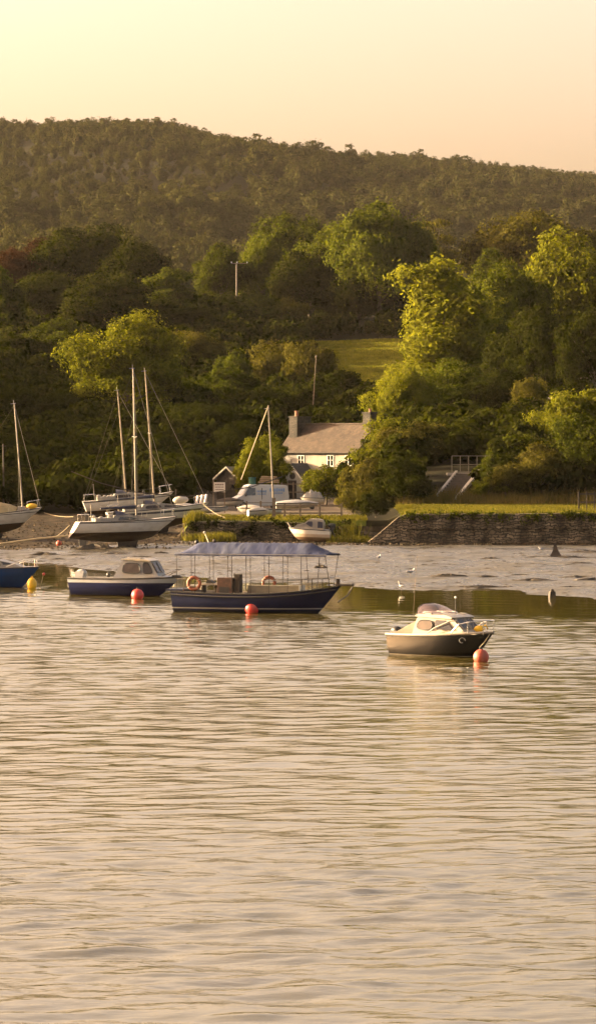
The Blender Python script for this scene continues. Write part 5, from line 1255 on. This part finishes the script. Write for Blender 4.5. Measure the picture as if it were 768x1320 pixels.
mb = MB(); rings = []
for i in range(12):
    t = i / 11; x = -2.6 + t * 4.6; w_ = .95 * math.sin(math.pi * (.12 + .8 * t)) ** .5; hh = .95 * math.sin(math.pi * (.08 + .84 * t)) ** .6
    rings.append([(x + .05 * math.sin(v * 7 + i), v * w_, dz4 + .05 + hh * max(0, 1 - abs(v) ** 2.2) + .04 * math.sin(v * 11 + i * 2)) for v in [k / 8 for k in range(-8, 9)]])
mb.loft(rings, False, True); mb.build('tarpaulin', M_tan, y4, smooth_=60)
mb = MB(); mb.ball((3.2, -.2, dz4 + .42), .3, sq=(1.5, .9, .75)); mb.build('yellow_dodger', M_yellow, y4)
mb = MB(); mb.profile([(2.0, dz4), (2.1, dz4 + .5), (2.6, dz4 + .45), (3.0, dz4)], .5); mb.build('fore_hatch', M_white, y4, bevel=.03)
# three pale fenders on the second yacht's pulpit
for k in range(3):
    m_ = MB(); m_.tube([(3.1 + k * .36, -.62 + k * .16, dz2 + .28), (3.3 + k * .36, -.55 + k * .16, dz2 + .95)], .10, 8); m_.build('fender', mat('pink_white_fender', (.72, .60, .56), .5), y2, smooth_=50)
mb = MB(); mb.ball((1.9, .1, dz2 + .62), .5, sq=(1.3, .8, .62)); mb.build('covered_tender', M_cream, y2, smooth_=60)
# long pale pipe along the shore and mooring lines
a = P(-6, 702, 178); b_ = P(99, 688.5, 182.5)
m_ = MB(); m_.tube([Vector((0, 0, 0)), (b_ - a) * .5 + Vector((0, 0, .06)), b_ - a], .075, 7); m_.build('long_pole', mat('pale_spar', (.50, .38, .20), .6), None, 'long pale spar lying from the left edge towards the front yacht rudder', 'spar', loc=a)
line(P(90, 677, 177.5), P(72, 692, 176.5), .05, 'mooring_rope', 'taut rope from the front yacht stern down to the shore', .03)
line(P(57, 661, 184), P(92, 667, 180), .12, 'mooring_rope', 'slack line between the leftmost yacht bow and the front yacht', .015)
line(P(262, 650, 187), P(290, 668, 184), .15, 'mooring_rope', 'rope from the striped yacht bow to the reed bank', .018)

# --- beached white motorboat
q = P(399, 700, 181.8); zz = max(float(mud_z(np.array([q.x]), np.array([181.8]))[0]), .4)
wb = empty('beached_motorboat', (q.x, 181.8, zz + .38), 'small white cuddy motorboat grounded bow left under the stone wall', 'boat', R(180) - R(6), None, R(1.5))
HW = hull_mat('beached_boat_paint', [(.05, (.20, .13, .08)), (.3, (.50, .40, .30)), (5, (.66, .62, .54))], .4)
build_hull(wb, HW, 3.3, 1.5, lambda t: .62 + .12 * t, lambda t: -.35 + .32 * t ** 4, .55, .05, 2.2, deckmat=M_white, tr=.85, n=14)
hv = lambda x, z: max(.1, .64 - max(0, z - .7) * .16 - max(0, x - .1) * .28)
mb = MB(); mb.profile([(-1.1, .6), (-1.15, 1.18), (-1.0, 1.42), (-.7, 1.5), (-.05, 1.48), (.2, 1.32), (.42, 1.12), (.95, 1.02), (1.25, .8), (1.35, .68)], hv); cab = mb.build('cuddy', M_white, wb, smooth_=40)
side_pane(cab, rounded([(.28, 1.12), (.1, 1.3), (-.25, 1.3), (-.25, .86), (-.05, .9)], f=.2), hv, M_navycan)
side_pane(cab, [(-.66, .8), (-.66, 1.3), (-1.02, 1.28), (-1.08, .8)], hv, M_navycan)
m_ = MB(); m_.box((-1.75, 0, .75), (.3, .38, .45), ry=-.4); m_.ball((-1.72, 0, .98), .24, sq=(1.3, .8, .8)); m_.tube([(-1.7, 0, .7), (-2.0, 0, .1)], .06, 6); m_.build('outboard_engine', M_black, wb, smooth_=40)
rail(wb, [(1.5, -.2, .75), (1.75, -.05, 1.12), (1.75, .05, 1.12), (1.5, .2, .75)], .035, M_white, 'bow_rail')

# --- dinghies and odds in the yard
def dinghy(px, py_, d, L, yaw, col, label, up=False, heel=0.0, cover=None, dz=0.0):
    x = P(px, 600, d).x; o = empty('dinghy', (x, d, tz1(x, d) + .28 + dz), label, 'dinghy', yaw, 'small boats laid up in the yard', 0, heel)
    build_hull(o, col, L, L * .4, lambda t: .28 + .10 * t ** 2, lambda t: -.22 + .2 * t ** 3, L * .12, 0, 2.2, deckmat=M_deckgrey, open_from=.9, sole=0.0, n=12, m=6)
    if cover:
        m_ = MB(); rings = [[(-L / 2 + L * t + 0, v * L * .19 * math.sin(math.pi * (.2 + .72 * t)) ** .5, .30 + .28 * math.sin(math.pi * (.1 + .85 * t)) * (1 - v * v)) for v in (-1, -.6, -.2, .2, .6, 1)] for t in [k / 8 for k in range(9)]]
        m_.loft(rings, False, True); m_.build('cover', cover, o, smooth_=60)
    else:
        for t in (-.2, .15): m_ = MB(); m_.box((L * t, 0, .22), (.18, L * .36, .04)); m_.build('thwart', M_wood, o)
    return o
HDw = mat('dinghy_white', (.36, .34, .29), .45, var=.08, dirt=(.4, .34, .25), scale=2); HDg = mat('dinghy_grey', (.34, .34, .33), .5)
dinghy(297, 0, 203, 2.3, R(-8), HDw, 'white dinghy with dark cover between signboard and van', cover=M_darkwood, dz=.25)
dinghy(271, 0, 195, 3.0, R(4), HDg, 'grey open dinghy below the notice board', cover=None)
dinghy(238, 0, 199, 2.4, R(10), HDw, 'pale covered dinghy behind the striped yacht bow', cover=M_cream, dz=.3)
dinghy(322, 0, 193, 2.2, R(170), HDw, 'white dinghy low in front of the van front wheel', cover=M_cream)
dinghy(345, 0, 191, 2.2, R(185), HDg, 'grey dinghy in front of the van beside the thick post')
dinghy(383, 0, 198, 3.6, R(3), HDw, 'long pale boat behind the post and rail fence', cover=HDg, dz=.25)
dinghy(333, 0, 188.5, 1.8, R(20), HDw, 'smallest white dinghy above the lower stone wall', cover=M_cream)
x = P(402, 600, 199).x; o = empty('covered_boat', (x, 199, tz1(x, 199) + .9), 'brightly sunlit white boat under crumpled covers beside the cottage hedge', 'boat', R(185))
build_hull(o, HDw, 2.9, 1.5, lambda t: .4 + .1 * t, lambda t: -.3 + .2 * t ** 3, .4, 0, 2.2, deckmat=M_white, n=12)
m_ = MB(); rs_ = random.Random(3); rings = [[(-1.3 + 2.5 * t, v * .62 * math.sin(math.pi * (.2 + .7 * t)) ** .5, .42 + (.75 * math.sin(math.pi * (.12 + .8 * t)) ** 1.2 + rs_.uniform(-.10, .10)) * (1 - abs(v) ** 2) * (1 + .3 * math.sin(v * 9 + t * 14))) for v in (-1, -.7, -.35, 0, .35, .7, 1)] for t in [k / 12 for k in range(13)]]
m_.loft(rings, False, True); m_.build('crumpled_cover', M_white, o, smooth_=25)
o.scale = (.68, .68, .75)
m_ = MB(); m_.box((0, 0, -.45), (2.0, .9, .1)); m_.tube([(-1.6, 0, -.5), (1.9, 0, -.45)], .05, 6); m_.build('trailer_frame', M_darkwood, o)
for s in (-1, 1): m_ = MB(); m_.tube([(0, s * .62, -.62), (0, s * .76, -.62)], .26, 16); m_.build('wheel', M_black, o)
# green water butt and stacked planks by the shed
q = gp(325, 220); m_ = MB(); m_.tube([(0, 0, 0), (0, 0, .5), (0, 0, 2.35)], .34, 14); m_.torus((0, 0, 2.35), .34, .04); m_.build('green_tank', M_green, None, 'upright green tank behind the van between shed and leafy tree', 'tank', loc=q)
q = gp(347, 212); o = empty('timber_stack', (q[0], q[1], q[2]), 'stack of pale boards behind the van roof', 'timber stack')
for k in range(4): m_ = MB(); m_.box((rnd.uniform(-.1, .1), 0, 2.2 + k * .16), (1.9 - .15 * k, .5, .12)); m_.build('plank', mat('fresh_timber', (.34, .24, .13), .8), o)
for s in (-.8, .8): m_ = MB(); m_.box((s, 0, 1.05), (.1, .4, 2.1)); m_.build('leg', M_wood, o)

# --- birds on the mud
def bird(px, py, s, yaw, label, grey=True, tall=False):
    q = on_mud(px, py); o = empty('gull' if not tall else 'egret', q, label, 'bird', yaw)
    m_ = MB(); rings = []; lh = .28 * s if not tall else .45 * s
    for i in range(9):
        t = i / 8; r_ = .085 * s * math.sin(math.pi * (.06 + .88 * t)) ** .8; zc = lh + .05 * s * t; rings.append([(-.24 * s + .42 * s * t, r_ * math.cos(a), zc + r_ * 1.1 * math.sin(a)) for a in [k * math.pi / 5 for k in range(10)]])
    m_.loft(rings); hx = .2 * s; hz = lh + (.17 if not tall else .36) * s
    m_.tube([(.12 * s, 0, lh + .06 * s), (.19 * s, 0, (lh + hz) / 2 + .03 * s), (hx, 0, hz)], .04 * s, 8, r1=.03 * s); m_.ball((hx + .01, 0, hz), .05 * s); bd = m_.build('body', M_feather, o, smooth_=60)
    for sd_ in (-1, 1): w_ = MB(); w_.ball((-.08 * s, sd_ * .07 * s, lh + .03 * s), .16 * s, sq=(1.25, .22, .45)); w_.build('wing', M_featherg if grey else M_feather, o, smooth_=60)
    b_ = MB(); b_.tube([(hx + .04 * s, 0, hz), (hx + .13 * s, 0, hz - .015 * s)], .014 * s, 6, r1=.004 * s); b_.build('beak', M_yellow, o)
    for sd_ in (-1, 1): l_ = MB(); l_.tube([(0, sd_ * .03 * s, 0), (.0, sd_ * .03 * s, lh)], .009 * s, 5); l_.build('leg', M_wood, o)
bird(529, 744, 1.1, R(10), 'grey and white gull standing on the middle of the mud flat')
bird(517, 763, .7, R(170), 'white wading bird at the water edge left of the black motorboat', False, True)
bird(488, 724, 1.0, R(60), 'small bird on the mud just right of the beached motorboat')
bird(697, 712, .8, R(200), 'small bird on the upper mud left of the pointed rock')

# ------------------------------------------------------------------ bring the plan to true distances
FIX = {}
for o in bpy.data.objects:
    if o.parent is None and o.type in ('MESH', 'EMPTY') and abs(o.location.y) > 1:
        y = o.location.y; anchor = None
        if o.name.startswith('life_ring'): anchor = c_ferry
        if o.name.startswith('deck_fender'): anchor = c_motor
        if o.get('label', '').startswith('short rope from the black'): anchor = c_motor
        if o.get('label', '').startswith('taut rope from the front yacht'): anchor = 177
        o.location.y = y * YK if anchor is None else anchor * YK + (y - anchor)

# ------------------------------------------------------------------ haze
if HAZE:
    mb = MB(); mb.loft([[(-3600, -3100, -4.5), (3600, -3100, -4.5), (3600, 7800, -4.5), (-3600, 7800, -4.5)], [(-3600, -3100, 285), (3600, -3100, 285), (3600, 7800, 285), (-3600, 7800, 285)]])
    m = bpy.data.materials.new('evening_haze'); m.use_nodes = True; nt = m.node_tree; nt.nodes.clear()
    out = nt.nodes.new('ShaderNodeOutputMaterial'); pv = nt.nodes.new('ShaderNodeVolumePrincipled'); pv.inputs['Color'].default_value = (.93, .86, .76, 1)
    pv.inputs['Density'].default_value = HAZE; pv.inputs['Anisotropy'].default_value = .0; nt.links.new(pv.outputs[0], out.inputs['Volume'])
    tag(mb.build('haze', m), kind='stuff')
print('tris', sum(len(o.data.polygons) for o in bpy.data.objects if o.type == 'MESH'))
